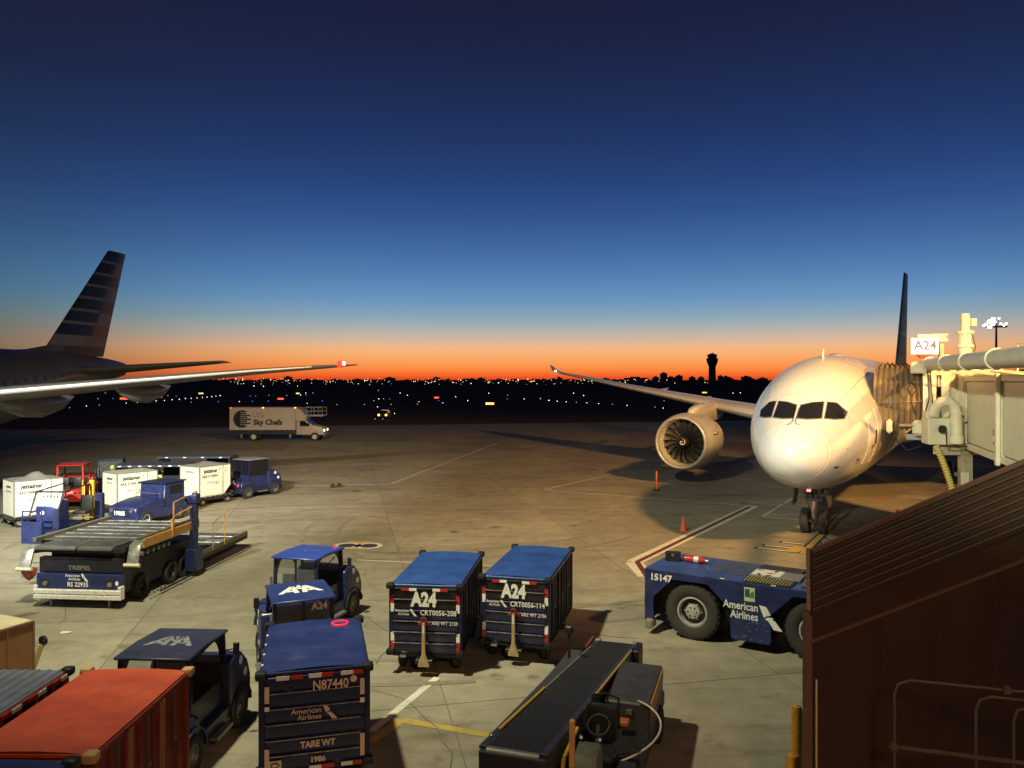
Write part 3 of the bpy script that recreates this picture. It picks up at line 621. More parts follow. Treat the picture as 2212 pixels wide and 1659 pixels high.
        if sg < 0:
            blade = None
            for k in range(18):
                an = 2 * math.pi * k / 18
                if blade is None:
                    v = []
                    for i in range(9):
                        t = i / 8; r_ = .3 + 1.1 * t; tw = R(22 + 40 * t); ch = .2 + .24 * math.sin(math.pi * min(1, t * .8 + .1)); sweep = .30 * math.sin(math.pi * t) * .55 - .08 * t
                        for s_ in (-.5, .5): v.append((r_ * math.cos(sweep / r_ if r_ else 0) * 0 + (sweep + s_ * ch * math.sin(tw)), s_ * ch * math.cos(tw), r_))
                    f = [(2 * i, 2 * i + 1, 2 * i + 3, 2 * i + 2) for i in range(8)]; n_ = len(v)
                    v2 = [(x + .012, y + .012, z) for x, y, z in v]
                    o = MB().add(v + v2, f + [tuple(q + n_ for q in ff[::-1]) for ff in f] + [(2 * i, 2 * i + 2, n_ + 2 * i + 2, n_ + 2 * i) for i in range(8)] + [(2 * i + 1, n_ + 2 * i + 1, n_ + 2 * i + 3, 2 * i + 3) for i in range(8)]).build('fan_blade', FANB, angle=60); blade = o.data; bpy.data.objects.remove(o)
                o = link('fan_blade', blade, eng, (c.x, c.y + .95, c.z)); o.rotation_euler = (0, an, 0)
        MB().lathe([(c.y + .32, .01), (c.y + .38, .08), (c.y + .55, .2), (c.y + .8, .31), (c.y + 1.1, .36)], (c.x, 0, c.z), 'y', 24).build('spinner', DARKIN, eng)
        sp = []
        for k in range(26):
            t = k / 25; r_ = .04 + .17 * t; an = R(30 + 430 * t); sp.append(Vector((c.x + r_ * math.cos(an), c.y + .30 + .9 * r_ * r_ / .2 + .03 * r_ , c.z + r_ * math.sin(an))))
        MB().tube(sp, [.012 + .03 * math.sin(math.pi * min(1, k / 25 * .8 + .2)) for k in range(26)], 6).build('spinner_spiral', WHITE, eng)
        MB().lathe([(c.y + 4.6, .95), (c.y + 5.6, .72), (c.y + 6.0, .6)], (c.x, 0, c.z), 'y', 24).build('core_nozzle', STEEL, eng)
        MB().loft([[Vector((c.x + wd * x, c.y + d, z)) for x, z in ((-1, zb), (1, zb), (.8, zt), (-.8, zt))] for d, wd, zb, zt in ((1.7, .12, 4.35, 4.5), (2.3, .28, 4.3, 4.82), (3.6, .38, 4.1, 5.02), (5.5, .36, 3.8, 5.1), (8, .3, 3.9, 5.1), (10, .1, 4.5, 4.9))]).build('engine_pylon', PLANE, a, bevel=.06, angle=60)
        MB().box(c.x + sg * -1.95, c.x + sg * -1.75, c.y + 1.2, c.y + 2.4, 3.3, 3.36).build('nacelle_strake', PLANE, eng)
    # tail
    for sg in (1, -1):
        wing([(.6, 47.6, 6.6, 5.8, .6), (1.6, 48.4, 6.7, 5.2, .5), (9.8, 54.4, 7.6, 2.0, .16)], sg, 'tailplane', PLANE, a)
    fin(43.4, 53.2, 7.6, 52.3, 55.4, 16.95, .62, .3, [(FB, FB, 2, .6), (FB, FG, 1, .6), (FB, FB, 1.3, .6), (FB, FG, .8, .6), (FB, FB, 1.2, .6), (FW, FG, .4, .6), (FB, FB, 1.2, .6), (FB, FG, .8, .5), (FW, FW, .8, .5), (FG, FG, .5, .5)], a)
    # nose gear with doors, torque links and the small red light
    y = 5.4; g = gear_leg(a, 0, y, .51, .4, top=2.6, name='nose_gear')
    for x in (-.36, .36):
        wh = wheel(a, x, y, .53, .36, STEEL, RUBBERL)
    mb = MB(); mb.bar((0, -.2, .7), (0, -.34, 1.05), .12, .05); mb.bar((0, -.34, 1.05), (0, -.14, 1.45), .12, .05); mb.cyl((-.09, -.1, .55), (.1, -.16, .55), .05, n=6); mb.build('torque_link', ALU, g)
    mb = MB(); mb.bar((.0, -.1, 1.5), (0, -1.3, 2.3), .1); mb.bar((-.2, 0, 1.55), (-.5, .1, 2.3), .07); mb.bar((.2, 0, 1.55), (.5, .1, 2.3), .07); mb.box(-.34, .34, -.22, -.06, 1.42, 1.72); mb.build('drag_brace', BLACK, g)
    for sg in (-1, 1): MB().cyl((sg * .22, -.2, 1.62), (sg * .22, -.30, 1.62), .08, .09, 10).build('taxi_light', DGLASS, g)
    mb = MB(); mb.tube([(.32, -.1, 1.3), (.42, -.15, 1.7), (.3, .05, 2.2)], .02, 5); mb.tube([(-.15, -.15, 1.0), (-.25, -.2, 1.4), (-.1, -.1, 1.9)], .018, 5); mb.build('hydraulic_hose', BLACK, g)
    for sg in (-1, 1):
        o = MB().prism([(-.55, 0), (.5, 0), (.45, -.82), (-.42, -.86)], -.025, .025, 'x').build('gear_door', mat('dark_gear_door', (.07, .07, .06), .5), a, bevel=.02); o.location = (sg * .62, y - .55, 2.12); o.rotation_euler = (0, sg * R(-8), 0)
        mb = MB(); mb.bar((sg * .6, y - .5, 1.62), (sg * .12, y - .2, 1.95), .03); mb.build('door_rod', STEEL, a)
    MB().box(-.09, .06, y - 1.25, y - 1.13, 1.96, 2.06).build('position_lamp', emit('red_lamp', (1, .12, .1), 6), a)
    for sg in (-1, 1):
        g = gear_leg(a, sg * 4.9, 27.6, .65, .5, top=4, name='main_gear')
        for dy in (-.75, .75):
            for dx in (-.55, .55): wheel(a, sg * 4.9 + dx, 27.6 + dy, .65, .5, STEEL, RUBBERL)
        MB().bar((0, -.9, .65), (0, .9, .65), .25).build('bogie_beam', STEEL, g)
airliner_787()
def airliner_777():
    a = thing('airliner', 'parked airliner showing only its striped tail fin and long wing with a red tip light', 'airplane', (-45.06, 6.9, 0), -8.6)
    bd = Body([(0, 4.6, 4.5, .05), (1, 5.8, 3.5, 1.2), (4, 7.9, 2.8, 2.5), (8, 8.9, 2.7, 3.1), (44, 8.95, 2.7, 3.1), (50, 8.98, 3.5, 3.0), (55, 8.95, 5.0, 2.4), (60, 8.7, 6.2, 1.45), (62.6, 8.45, 6.75, .7), (64.2, 8.2, 7.1, .2)])
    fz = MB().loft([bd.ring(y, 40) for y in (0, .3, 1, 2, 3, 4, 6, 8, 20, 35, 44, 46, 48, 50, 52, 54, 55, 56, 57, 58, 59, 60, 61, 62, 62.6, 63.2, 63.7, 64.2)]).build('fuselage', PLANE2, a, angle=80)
    for k in range(46): MB().add([bd.at(9 + k + dy, R(an), .012) for dy, an in ((0, 76), (.26, 76), (.26, 84), (0, 84))], [(0, 1, 2, 3)]).build('cabin_window', mat('unlit_window', (.07, .068, .066), .5), fz)
    MB().loft([[Vector((x, 54.2 + d, z)) for x, z in ((-.3 * q, 8.85), (.3 * q, 8.85), (.05 * q, 8.92 + .5 * q), (-.05 * q, 8.92 + .5 * q))] for d, q in ((-3.4, .02), (-1.6, .25), (-.6, .6), (.5, 1))]).build('dorsal_fairing', FG, fz)
    fin(54.1, 61.2, 8.7, 62.0, 64.3, 18.15, .8, .34, FLAG, a)
    for sg in (1, -1):
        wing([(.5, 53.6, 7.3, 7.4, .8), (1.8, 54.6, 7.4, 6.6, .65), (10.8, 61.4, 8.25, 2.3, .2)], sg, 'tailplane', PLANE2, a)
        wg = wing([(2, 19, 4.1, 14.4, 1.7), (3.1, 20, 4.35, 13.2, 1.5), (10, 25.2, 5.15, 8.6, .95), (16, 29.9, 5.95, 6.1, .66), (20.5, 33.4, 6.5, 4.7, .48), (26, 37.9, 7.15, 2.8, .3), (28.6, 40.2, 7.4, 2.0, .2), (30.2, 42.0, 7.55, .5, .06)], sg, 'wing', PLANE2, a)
        if sg > 0:
            MB().loft([[p + Vector((0, -.012, 0)) for p in (lambda r: r[14:15] + r[0:2])(airfoil(*s_, 1))] for s_ in [(10, 25.2, 5.15, 8.6, .95), (16, 29.9, 5.95, 6.1, .66), (20.5, 33.4, 6.5, 4.7, .48), (26, 37.9, 7.15, 2.8, .3), (28.4, 40.0, 7.39, 2.1, .21)]], False, False, False).build('leading_edge_slat', mat('polished_edge', (.5, .5, .5), .34, .5, .02, .3), wg, angle=60)
            MB().sphere((29.6, 41.3, 7.56), .24, 10).build('navigation_light', emit('wing_red', (1, .03, .015), 2.4), wg)
            MB().sphere((29.75, 41.25, 7.6), .13, 10).build('tip_light_core', emit('white_light', (1, .9, .8), 5), wg)  # white sphere added for the white-hot glare of the red tip light
        for lat, ln, r_ in ((16, 5.6, .62), (20.4, 4.9, .5), (12, 5.6, .6)):
            y0 = 25.2 + (lat - 10) * .79 + 4.4 - (lat - 16) * .25; z0 = 5.15 + (lat - 10) * .13
            MB().loft([[Vector((sg * lat + r_ * .6 * q * math.cos(t), y0 + d * ln, z0 - .35 + dz + r_ * q * math.sin(t))) for t in [2 * math.pi * k / 12 for k in range(12)]] for d, q, dz in ((-.45, .05, .2), (-.3, .6, 0), (-.1, .95, -.15), (.15, 1, -.2), (.38, .7, -.05), (.55, .06, .2))]).build('flap_fairing', PLANE2, wg, angle=60)
        wheel(a, sg * 5.2, 31, .66, .5); wheel(a, sg * 6.3, 31, .66, .5); gear_leg(a, sg * 5.75, 31, .66, .5, top=5, name='main_gear')
    wheel(a, -.35, 6, .55, .4); wheel(a, .35, 6, .55, .4); gear_leg(a, 0, 6, .55, .4, top=3.2, name='nose_gear')
airliner_777()
# ---------------------------------------------------------------- baggage carts (local: origin at front centre on the ground, +Y towards the back)
def cart(label, loc, rz, L, W=1.6, ht=2.04, roof=BLUEROOF, panel=NAVY, bumper=BLACK, side=CURTAIN, kind='tarp', towbar=None, panels=6, topdark=True, group='baggage carts on the apron', z0=.5, panelm=None, sidebars=True):
    t = thing('baggage_cart', label, 'baggage cart', loc, rz, group); h = W / 2; fr = NAVY2 if panel is NAVY else RUST
    MB().box(-h + .03, h - .03, .02, L - .02, .40, .5).build('chassis', BLACK, t, .02)
    for y in (.55, L - .55):
        MB().box(-h + .2, h - .2, y - .05, y + .05, .2, .3).build('axle', BLACK, t)
        for x in (-h + .16, h - .16): wheel(t, x, y, .24, .15)
    # corner posts, rails
    for x in (-1, 1):
        for y in (.045, L - .045): MB().box(x * h - .05 * (x > 0) - .03 * (x < 0) - .01, x * h + .05 * (x < 0) + .03 * (x > 0) + .01, y - .045, y + .045, .45, ht - .02).build('corner_post', fr, t, .012)
    # front wall of pressed panels
    ph = (ht - .06 - z0) / panels
    for k in range(panels):
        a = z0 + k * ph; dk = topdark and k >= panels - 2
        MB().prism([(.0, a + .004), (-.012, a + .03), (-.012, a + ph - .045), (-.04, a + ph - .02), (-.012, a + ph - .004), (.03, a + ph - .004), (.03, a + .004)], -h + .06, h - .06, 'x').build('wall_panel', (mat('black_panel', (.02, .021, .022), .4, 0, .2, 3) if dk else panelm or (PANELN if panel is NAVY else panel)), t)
    for k in range(panels - 1): MB().box(-h + .09, h - .12, -.044, -.037, z0 + k * ph + ph - .026, z0 + k * ph + ph - .014).build('ridge_highlight', mat('lip_highlight', (.5, .46, .42), .25, .5, .7, 3, 0, 0, .7, (.03, .03, .05)), t)  # bright strips that paint in the highlights along the panel ridges
    MB().box(-h + .06, h - .06, L - .04, L, z0, ht - .06).build('rear_wall', fr, t)
    # side curtains with folds, and their bars
    for sg in (-1, 1):
        nb = max(2, round(L / .42)); xs = []
        rows = []
        for zz in (.5, .8, 1.2, 1.6, ht - .08):
            rows.append([Vector((sg * (h - .012 + .014 * math.sin(i * 2.1 + zz)), .09 + (L - .18) * i / (nb * 4), zz)) for i in range(nb * 4 + 1)])
        MB().loft(rows, False, False, False).build('side_curtain', side, t, angle=70)
        if sidebars:
            for i in range(1, nb):
                y = L * i / nb; MB().bar((sg * (h + .018), y, .48), (sg * (h + .018), y, ht - .05), .035).build('side_bar', fr, t)
        MB().box(min(sg * (h - .03), sg * (h + .035)), max(sg * (h - .03), sg * (h + .035)), .0, L, ht - .1, ht - .02).build('roof_rail', fr, t, .01)
        MB().bar((sg * (h + .03), .1, .52), (sg * (h + .03), L - .1, .46), .04).build('side_rail', BLACK, t)
    # roof
    if kind == 'tarp':
        nx, ny = 14, 44; v = []; r_ = random.Random(int(L * 1000) + int(loc[0] * 77))
        ph1, ph2 = r_.uniform(0, 6), r_.uniform(0, 6)
        for j in range(ny + 1):
            for i in range(nx + 1):
                a, b = i / nx, j / ny; e = min(1, 4 * min(a, 1 - a), 5 * min(b, 1 - b))
                z = ht + .035 * math.sin(math.pi * a) - .04 * e * abs(math.sin(b * math.pi * 2.5 + .4)) + .016 * e * math.sin(9 * b + 5 * a + ph1) * math.sin(7 * a - 3 * b + ph2) + .012 * e * math.exp(-((b - .62 - .08 * math.sin(5 * a + ph1)) / .03) ** 2) + .012 * e * math.exp(-((b - .28 + .1 * a) / .025) ** 2) + .006 * e * math.sin(23 * b + 3 * a)
                v.append((-h + W * a, L * b, z))
        n = nx + 1
        MB().add(v, [(j * n + i, j * n + i + 1, (j + 1) * n + i + 1, (j + 1) * n + i) for j in range(ny) for i in range(nx)]).build('roof_tarp', roof, t, angle=80)
        MB().box(-h, h, -.01, .05, ht - .05, ht + .005).build('tarp_hem', roof, t, .01)
    else:
        MB().box(-h, h, 0, L, ht - .04, ht).build('roof_sheet', roof, t)
        for i in range(9):
            x = -h + W * (i + .5) / 9; MB().prism([(x - .05, ht), (x - .025, ht + .028), (x + .025, ht + .028), (x + .05, ht)], .04, L - .04, 'y').build('roof_rib', roof, t)
    for sg in (-1, 1):
        for i in range(3):
            y = L * (.2 + .3 * i); MB().bar((sg * (h + .04), y, ht - .1), (sg * (h + .04), y + .02, 1.25), .035, .012).build('curtain_strap', mat('strap_webbing', (.09, .085, .07), .8), t); MB().box(sg * (h + .045) - .012, sg * (h + .045) + .012, y - .02, y + .05, 1.2, 1.27).build('strap_buckle', STEEL, t)
    # rubber corner bumpers
    for x in (-1, 1):
        for y, z in ((.0, ht - .02), (L, ht - .02), (0, .52)):
            sy = -1 if y == 0 else 1
            MB().box(x * h - .09, x * h + .09, y - .09 + sy * .02, y + .09 + sy * .02, z - .07, z + .065).build('corner_bumper', bumper, t, .04, 2)
    # reflectors: pairs of white and red along the top edge and the sides
    def refl(x0, x1, z0_, z1_, m): MB().box(x0, x1, -.058, -.046, z0_, z1_).build('reflector', m, t)
    if towbar is not None:
        for x, s_ in ((-.36, -1), (.36, 1)):
            refl(x - .09 - .09, x - .005 - .0, ht - .125, ht - .065, REFR if s_ < 0 else REFW); refl(x, x + .17, ht - .125, ht - .065, REFW if s_ < 0 else REFR)
        for sg in (-1, 1):
            for zb, flip in ((ht - .62, 1), (.56, -1)):
                for k in range(2): MB().box(sg * (h - .045) - .04, sg * (h - .045) + .04, -.014, -.002, zb + k * .2, zb + .19 + k * .2).build('reflector', (REFR if (k == 1) == (flip > 0) else REFW), t)
    if towbar:
        z1 = 1.24; mb = MB()
        mb.loft([[Vector((x, -.16 + d, z)) for x, d in ((-w_, -.025), (w_, -.025), (w_, .025), (-w_, .025))] for z, w_ in ((.24, .13), (.3, .125), (.52, .05), (.6, .04), (z1, .04))])
        tb = mb.build('tow_bar', mat('tow_bar_paint', (.46, .34, .18), .5, .1, .2, 5, .04, 0, .6, (.2, .11, .05)), t, .012)
        MB().lathe([(-.02, .04), (-.02, .075), (.02, .075), (.02, .04)], (.0, -.16, z1 + .05), 'y', 14, True).build('tow_eye', RUST, tb)
        MB().box(-.14, .14, -.13, -.05, 1.16, 1.24).build('tow_bar_hook', RUST, t, .01); MB().box(-.02, .02, -.19, -.18, 1.0, 1.18).build('grip_strip', WHITE, tb)
        MB().box(-.2, .2, -.17, .02, .3, .4).build('tow_bar_hinge', BLACK, t, .015)
        MB().box(-h + .22, -h + .36, -.03, .02, .39, .44).build('tread_plate', ALU, t)
    return t
FX, FZ = (1, 0, 0), (0, 0, 1)
def a24_cart(label, loc, rz, L, num, tare):
    t = cart(label, loc, rz, L, towbar=True)
    text('A24', t, (-.02, -.05, 1.71), FX, FZ, .43, LETW, .022, sx=.8)
    airline(t, (-.34, -.048, 1.42), FX, FZ, .085)
    text(num, t, (.31, -.047, 1.42), FX, FZ, .165, LETW, .003, sx=.88)
    text(tare, t, (.43, -.047, 1.19), FX, FZ, .115, LETW, .001, sx=.88)
    return t
a24_cart('blue-roofed baggage cart marked A24 and CRT0056-208, tow bar raised', (-1.97, 17.45), -6, 3.3, 'CRT0056-208', 'TARE WT 2130')
a24_cart('blue-roofed baggage cart marked A24 and CRT0056-114, tow bar raised', (.07, 18.12), -13.5, 3.36, 'CRT0056-114', 'TARE WT 2156')
n = cart('navy baggage cart marked N87440, hitched behind a tug with a white roof emblem', (-3.16, 12.36), 14.5, 2.5, 1.66, 2.05, NAVYROOF, NAVY, towbar=None, topdark=False)
text('N87440', n, (.24, -.05, 1.80), FX, FZ, .21, LETC, .004, sx=.82)
text('JC', n, (-.42, -.05, 1.8), FX, FZ, .17, mat('chalk_scrawl', (.05, .055, .08), .6), 0, sx=.9)
airline(n, (.12, -.05, 1.36), FX, FZ, .12, LETC)
text('TARE WT', n, (.04, -.045, .87), FX, FZ, .14, LETC, .006, sx=.9); text('1986', n, (.04, -.045, .62), FX, FZ, .12, LETC, .006)
flat('maker_plate', [[(-.1, -.07), (.1, -.07), (.1, .07), (-.1, .07)]], n, (-.62, -.046, .6), FX, FZ, 1, LETC)
flat('maker_oval', [[(.07 * math.cos(k * .3927), .045 * math.sin(k * .3927)) for k in range(16)]], n, (-.62, -.0515, .6), FX, FZ, 1, LETD)
flat('maker_oval', [[(.05 * math.cos(k * .3927), .026 * math.sin(k * .3927)) for k in range(16)]], n, (-.62, -.057, .6), FX, FZ, 1, LETC)
def strip(x, z, w_, h_, m): MB().box(x - w_ / 2, x + w_ / 2, -.052, -.044, z - h_ / 2, z + h_ / 2).build('reflector', m, n)
for x, m in ((-.5, REFW), (-.28, REFR), (.0, REFW), (.19, REFR), (.5, REFW), (.68, REFR)): strip(x, 1.965, .2 if m is REFW else .18, .065, m)
for x, z, hh in ((-.74, 1.72, .26), (-.74, 1.5, .07), (.74, 1.72, .26), (.74, 1.5, .08), (-.74, .68, .36), (.74, .78, .36)): strip(x, z, .07, hh, LETC if hh > .1 else REFW)
for x, m in ((.0, REFW), (.2, REFR), (.5, REFW), (.68, REFR)): strip(x, .5, .19, .06, m)
flat('round_reflector', [[(.055 * math.cos(k * .5236), .055 * math.sin(k * .5236)) for k in range(12)]], n, (.6, -.05, 1.86), FX, FZ, 1, LETC)
for k in range(4):   # rivets of worn paint along the left tarp edge
    MB().box(-.85, -.82, .35 + k * .5, .42 + k * .5, 2.03, 2.055).build('tarp_clip', REFW, n)
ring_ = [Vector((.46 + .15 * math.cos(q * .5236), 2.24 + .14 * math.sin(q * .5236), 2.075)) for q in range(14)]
MB().tube(ring_, .013, 5).build('red_glow_ring', emit('red_ring', (1, .02, .04), 1.8), n)  # glowing ring that paints a red beacon reflection on the tarp
MB().tube([(-.45 + .1 * math.cos(q * .35), 2.35 + .1 * math.sin(q * .35), 2.09) for q in range(1)] + [(.52 + .13 * math.cos(q * .5) + .0, 2.36 + .07 * math.sin(q * .5), 2.085) for q in range(13)], .0001, 3) if False else None
# the grey ribbed cart, the orange one and the navy one at the bottom edge
g = cart('baggage cart with a grey ribbed metal roof, black corner bumpers and reflectors along its side', (-8.0, 9.15), 0, 3.3, 1.6, 2.0, mat('grey_roof_sheet', (.20, .22, .27), .35, .4, .15, 2, .02, 0, .35, (.1, .1, .11)), NAVY2, kind='ribs')
for k in range(5):
    for q, m in ((0, REFR), (.22, REFW)): MB().box(.836, .848, .45 + k * .6 + q, .66 + k * .6 + q, 1.905, 1.965).build('reflector', m, g)
o = cart('orange-topped baggage cart with tan corner bumpers, hitched behind a dark tug', (-6.02, 9.55), -.5, 2.75, 1.62, 2.05, ORANGE, RUST, TAN, RUST, panelm=RUST, topdark=False)
for y in (.9, 1.85): MB().bar((.83, y, .5), (.83, y, 1.97), .06).build('side_post', mat('rusty_post', (.3, .14, .09), .6), o)
text('42445', o, (.35, -.05, 1.86), FX, FZ, .14, LETW, .005)
cart('navy-roofed baggage cart following the orange-topped one, mostly cut off by the frame', (-5.98, 6.35), 0, 2.7, 1.56, 2.2, NAVYROOF, NAVY)
# far open-sided carts
def open_cart(label, loc, rz, L, ht, marks):
    t = thing('baggage_cart', label, 'baggage cart', loc, rz, 'open baggage carts beyond the white containers'); W = 1.6; h = .8
    MB().box(-h, h, 0, L, .42, .52).build('deck', STEEL, t, .02)
    MB().prism([(-h - .04, ht - .1), (-h - .04, ht), (0, ht + .06), (h + .04, ht), (h + .04, ht - .1)], -.04, L + .04, 'y').build('roof', mat('slate_roof', (.05, .06, .1), .45), t)
    for y in (.04, L - .04): MB().box(-h, h, y - .03, y + .03, .5, ht - .1).build('end_wall', STEEL if y > 1 else NAVY2, t)
    MB().box(-h, h, L * .48, L * .52, .52, 1.5).build('divider', NAVY2, t); MB().box(-.76, -.7, .1, L - .1, 1.1, 1.15).build('shelf_rail', ALU, t)
    MB().box(h - .05, h - .01, .07, L * .45, .52, ht - .1).build('back_curtain', CURTAIN, t)
    for x in (-h, h):
        for y in (.05, L - .05): MB().bar((x, y, .4), (x, y, ht - .05), .07).build('post', NAVY2, t)
    for k in range(marks): y = L * (k + .5) / marks; MB().box(-h - .055, -h - .042, y - .09, y + .09, ht - .075, ht - .02).build('reflector', REFW, t)
    for y in (.5, L - .5):
        for x in (-.66, .66): wheel(t, x, y, .24, .16)
open_cart('open-sided baggage cart just behind the middle white container, seven white marks on its roof edge', (-18.1, 43.2), 96, 3.7, 2.0, 7)
open_cart('farther open-sided baggage cart with four white marks on its roof edge', (-17.2, 47.6), 92, 4.3, 2.02, 4)
# ---------------------------------------------------------------- baggage tugs (local +Y forward)
def tug(label, loc, rz, paint=NAVY, roofm=None, ht=1.96, enclosed=False, group='baggage tugs on the apron', roofart=None, lights=False, beacon=False, kind='tug', rear_text=None, archm=None, bare=False):
    t = thing('baggage_tug', label, 'baggage tug', loc, rz, group); fm = archm or (NAVY2 if paint is NAVY else paint); roofm = roofm or NAVYROOF
    MB().box(-.76, .76, -1.45, 1.4, .3, .62).build('chassis', fm, t, .04)
    MB().prism([(-1.48, .6), (-1.48, .86), (-1.3, .97), (-.75, .97), (-.62, .62)], -.77, .77).build('rear_deck', paint, t, .04)
    hd = MB().prism([(.5, .55), (.5, 1.36), (.75, 1.46), (1.05, 1.44), (1.36, 1.16), (1.5, .84), (1.5, .6), (1.44, .5)], -.78, .78).build('hood', paint, t, .07, 2)
    for sg in (-1, 1):
        for y, z in ((.98, 1.28), (1.2, .98)): flat('round_decal', [[(.085 * math.cos(k * .5236), .085 * math.sin(k * .5236)) for k in range(12)]], hd, (sg * .782, y, z), (0, sg, 0), FZ, 1, LETW)
        flat('arrow_decal', [[(-.07, -.05), (.07, 0), (-.07, .07)]], hd, (sg * .782, 1.28, 1.12), (0, sg, 0), FZ, 1, LETW) if False else None
        MB().cyl((sg * .5, 1.46, .82), (sg * .5, 1.53, .8), .095, n=12).build('headlight', HEADW if lights else ALU, hd)
        for y in (.98, -.98):
            wheel(t, sg * .69, y, .36, .24, STEEL)
            pts = [Vector((sg * .70, y + .44 * math.cos(a), .36 + .44 * math.sin(a))) for a in [math.pi * k / 8 for k in range(9)]]
            MB().loft([[p + Vector((sg * dx, 0, 0)) + (p - Vector((sg * .7, y, .36))) * q for dx, q in ((-.1, 0), (.115, 0), (.115, .06), (-.1, .06))] for p in pts]).build('mudguard', fm, t)
        MB().box(min(sg * .34, sg * .74), max(sg * .34, sg * .74), -1.515, -1.475, .72, .84).build('tail_light_box', BLACK, t)
        MB().cyl((sg * .56, -1.51, .78), (sg * .56, -1.545, .78), .06, n=10).build('tail_light', TAILR if lights else REFR, t)
        for y, zb in ((-.78, .95), (.58, 1.35)):
            MB().bar((sg * .62, y, zb if y < 0 else 1.3), (sg * .6, y * .97, ht - .02), .075).build('cab_post', fm, t)
        # arched side opening, the corner webs of a moulded door frame
        for y, s_ in ((-.72, 1), (.52, -1)):
            web = [(y, ht - .03)] + [(y + s_ * (.42 - .42 * math.sin(a)), ht - .06 - .42 + .42 * math.cos(a)) for a in [math.pi / 2 * k / 6 for k in range(7)]]
            MB().prism(web, sg * .575 - .02, sg * .575 + .02).build('arch_corner', fm, t)
        MB().box(sg * .6 - .025, sg * .6 + .025, -.75, .5, .62, 1.1 if not enclosed else 1.2).build('side_panel', paint, t)
        if enclosed:
            MB().box(sg * .6 - .02, sg * .6 + .02, -.72, .5, 1.2, ht - .05).build('side_window', DGLASS, t)
    # roof
    rf = MB().prism([(-.9, ht - .05), (-.9, ht), (-.2, ht + .035), (.68, ht), (.68, ht - .05)], -.67, .67).build('roof', roofm, t, .02)
    if roofart == 'worn':
        for P_ in (BIGA, MIR(BIGA)): flat('worn_letter', P_, rf, (0, -.35, ht + .028), (1, 0, 0), (0, 1, .03), .46, LETWORN)
        flat('worn_emblem', EAGLE, rf, (0, -.35, ht + .034), (1, 0, 0), (0, 1, .03), .46, LETWORN)
    if roofart == 'emblem':
        for P_ in (BIGA, MIR(BIGA)): flat('letter', P_, rf, (0, -.38, ht + .026), (1, 0, 0), (0, 1, .03), .50, LETW)
        flat('emblem', EAGLE, rf, (0, -.36, ht + .032), (1, 0, 0), (0, 1, .03), .54, LETW)
    if roofart == 'scratch':
        for k in range(5): flat('paint_scuff', [[(0, 0), (.16, .05), (.17, .07), (.01, .03)]], rf, (-.25 + .13 * k, -.1 + .17 * math.sin(k * 2.2), ht + .032), (math.cos(k), math.sin(k), 0), (-math.sin(k), math.cos(k), 0), 1, LETWORN)
    # rear wall: low panel, window frame and pane
    if not bare: MB().box(-.6, .6, -.79, -.74, .95, 1.28).build('rear_panel', paint, t)
    for x in (() if bare else (-.02, )): MB().box(x, x + .045, -.785, -.745, 1.28, ht - .05).build('rear_mullion', fm, t)
    if not bare: MB().box(-.56, .56, -.767, -.758, 1.28, ht - .06).build('rear_window', GLASS if not enclosed else DGLASS, t)
    if not bare: MB().add([(-.56, .56, 1.32), (.56, .56, 1.32), (.56, .53, ht - .06), (-.56, .53, ht - .06)], [(0, 1, 2, 3)]).build('windscreen', GLASS, t)
    MB().bar((.05, .6, 1.4), (.4, .58, 1.75), .025).build('wiper', BLACK, t)
    # seats, dash and wheel
    for x in (-.3, .3):
        MB().box(x - .22, x + .22, -.5, -.05, .88, 1.0).build('seat', BLACK, t, .04, 2); MB().box(x - .2, x + .2, -.62, -.5, 1.0, 1.5).build('backrest', BLACK, t, .04, 2)
    MB().prism([(.3, .6), (.3, 1.1), (.5, 1.36), (.56, 1.36), (.56, .6)], -.58, .58).build('dashboard', BLACK, t)
    ring = [Vector((-.3 + .19 * math.cos(a), .22 + .1 * math.sin(a), 1.24 + .15 * math.sin(a))) for a in [2 * math.pi * k / 16 for k in range(17)]]
    sw = MB().tube(ring, .016, 5).build('steering_wheel', BLACK, t); MB().cyl((-.3, .22, 1.24), (-.3, .36, 1.05), .02, n=6).build('steering_column', BLACK, sw)
    MB().box(-.09, .09, -1.62, -1.45, .38, .52).build('tow_hitch', STEEL, t, .015); MB().box(-.78, .78, 1.42, 1.56, .34, .5).build('front_bumper', BLACK, t, .03)
    for sg in (-1, 1): MB().box(min(sg * .62, sg * .9), max(sg * .62, sg * .9), -.3, .35, .3, .36).build('step', STEEL, t)
    for sg in (-1, 1):
        MB().bar((sg * .64, .5, 1.62), (sg * .84, .58, 1.64), .02).build('mirror_arm', BLACK, t); MB().box(sg * .86 - .06, sg * .86 + .06, .56, .6, 1.52, 1.76).build('mirror', BLACK, t, .015)
    MB().cyl((-.62, -.95, .95), (-.62, -.95, 1.5), .035, n=8).build('exhaust_pipe', STEEL, t); MB().cyl((.45, -1.1, .97), (.45, -1.1, 1.0), .06, n=10).build('fuel_cap', BLACK, t)
    MB().box(-.3, .15, -1.3, -.95, .97, 1.12).build('tool_tray', BLACK, t, .02)
    if beacon:
        MB().cyl((.45, .5, ht), (.45, .5, ht + .07), .045, .03, 10).build('beacon', BEACON, t)
    if rear_text:
        text(rear_text[0], t, rear_text[1], FX, FZ, rear_text[2], rear_text[3], .006)
    return t
tug('dark tug with a worn white emblem on its roof, pulling the orange-topped cart', (-6.08, 13.95), -3, NAVY2, mat('dull_navy_roof', (.022, .026, .062), .5, 0, .2, 2, .02, 0, .4, (.012, .012, .02)), 1.97, roofart='worn')
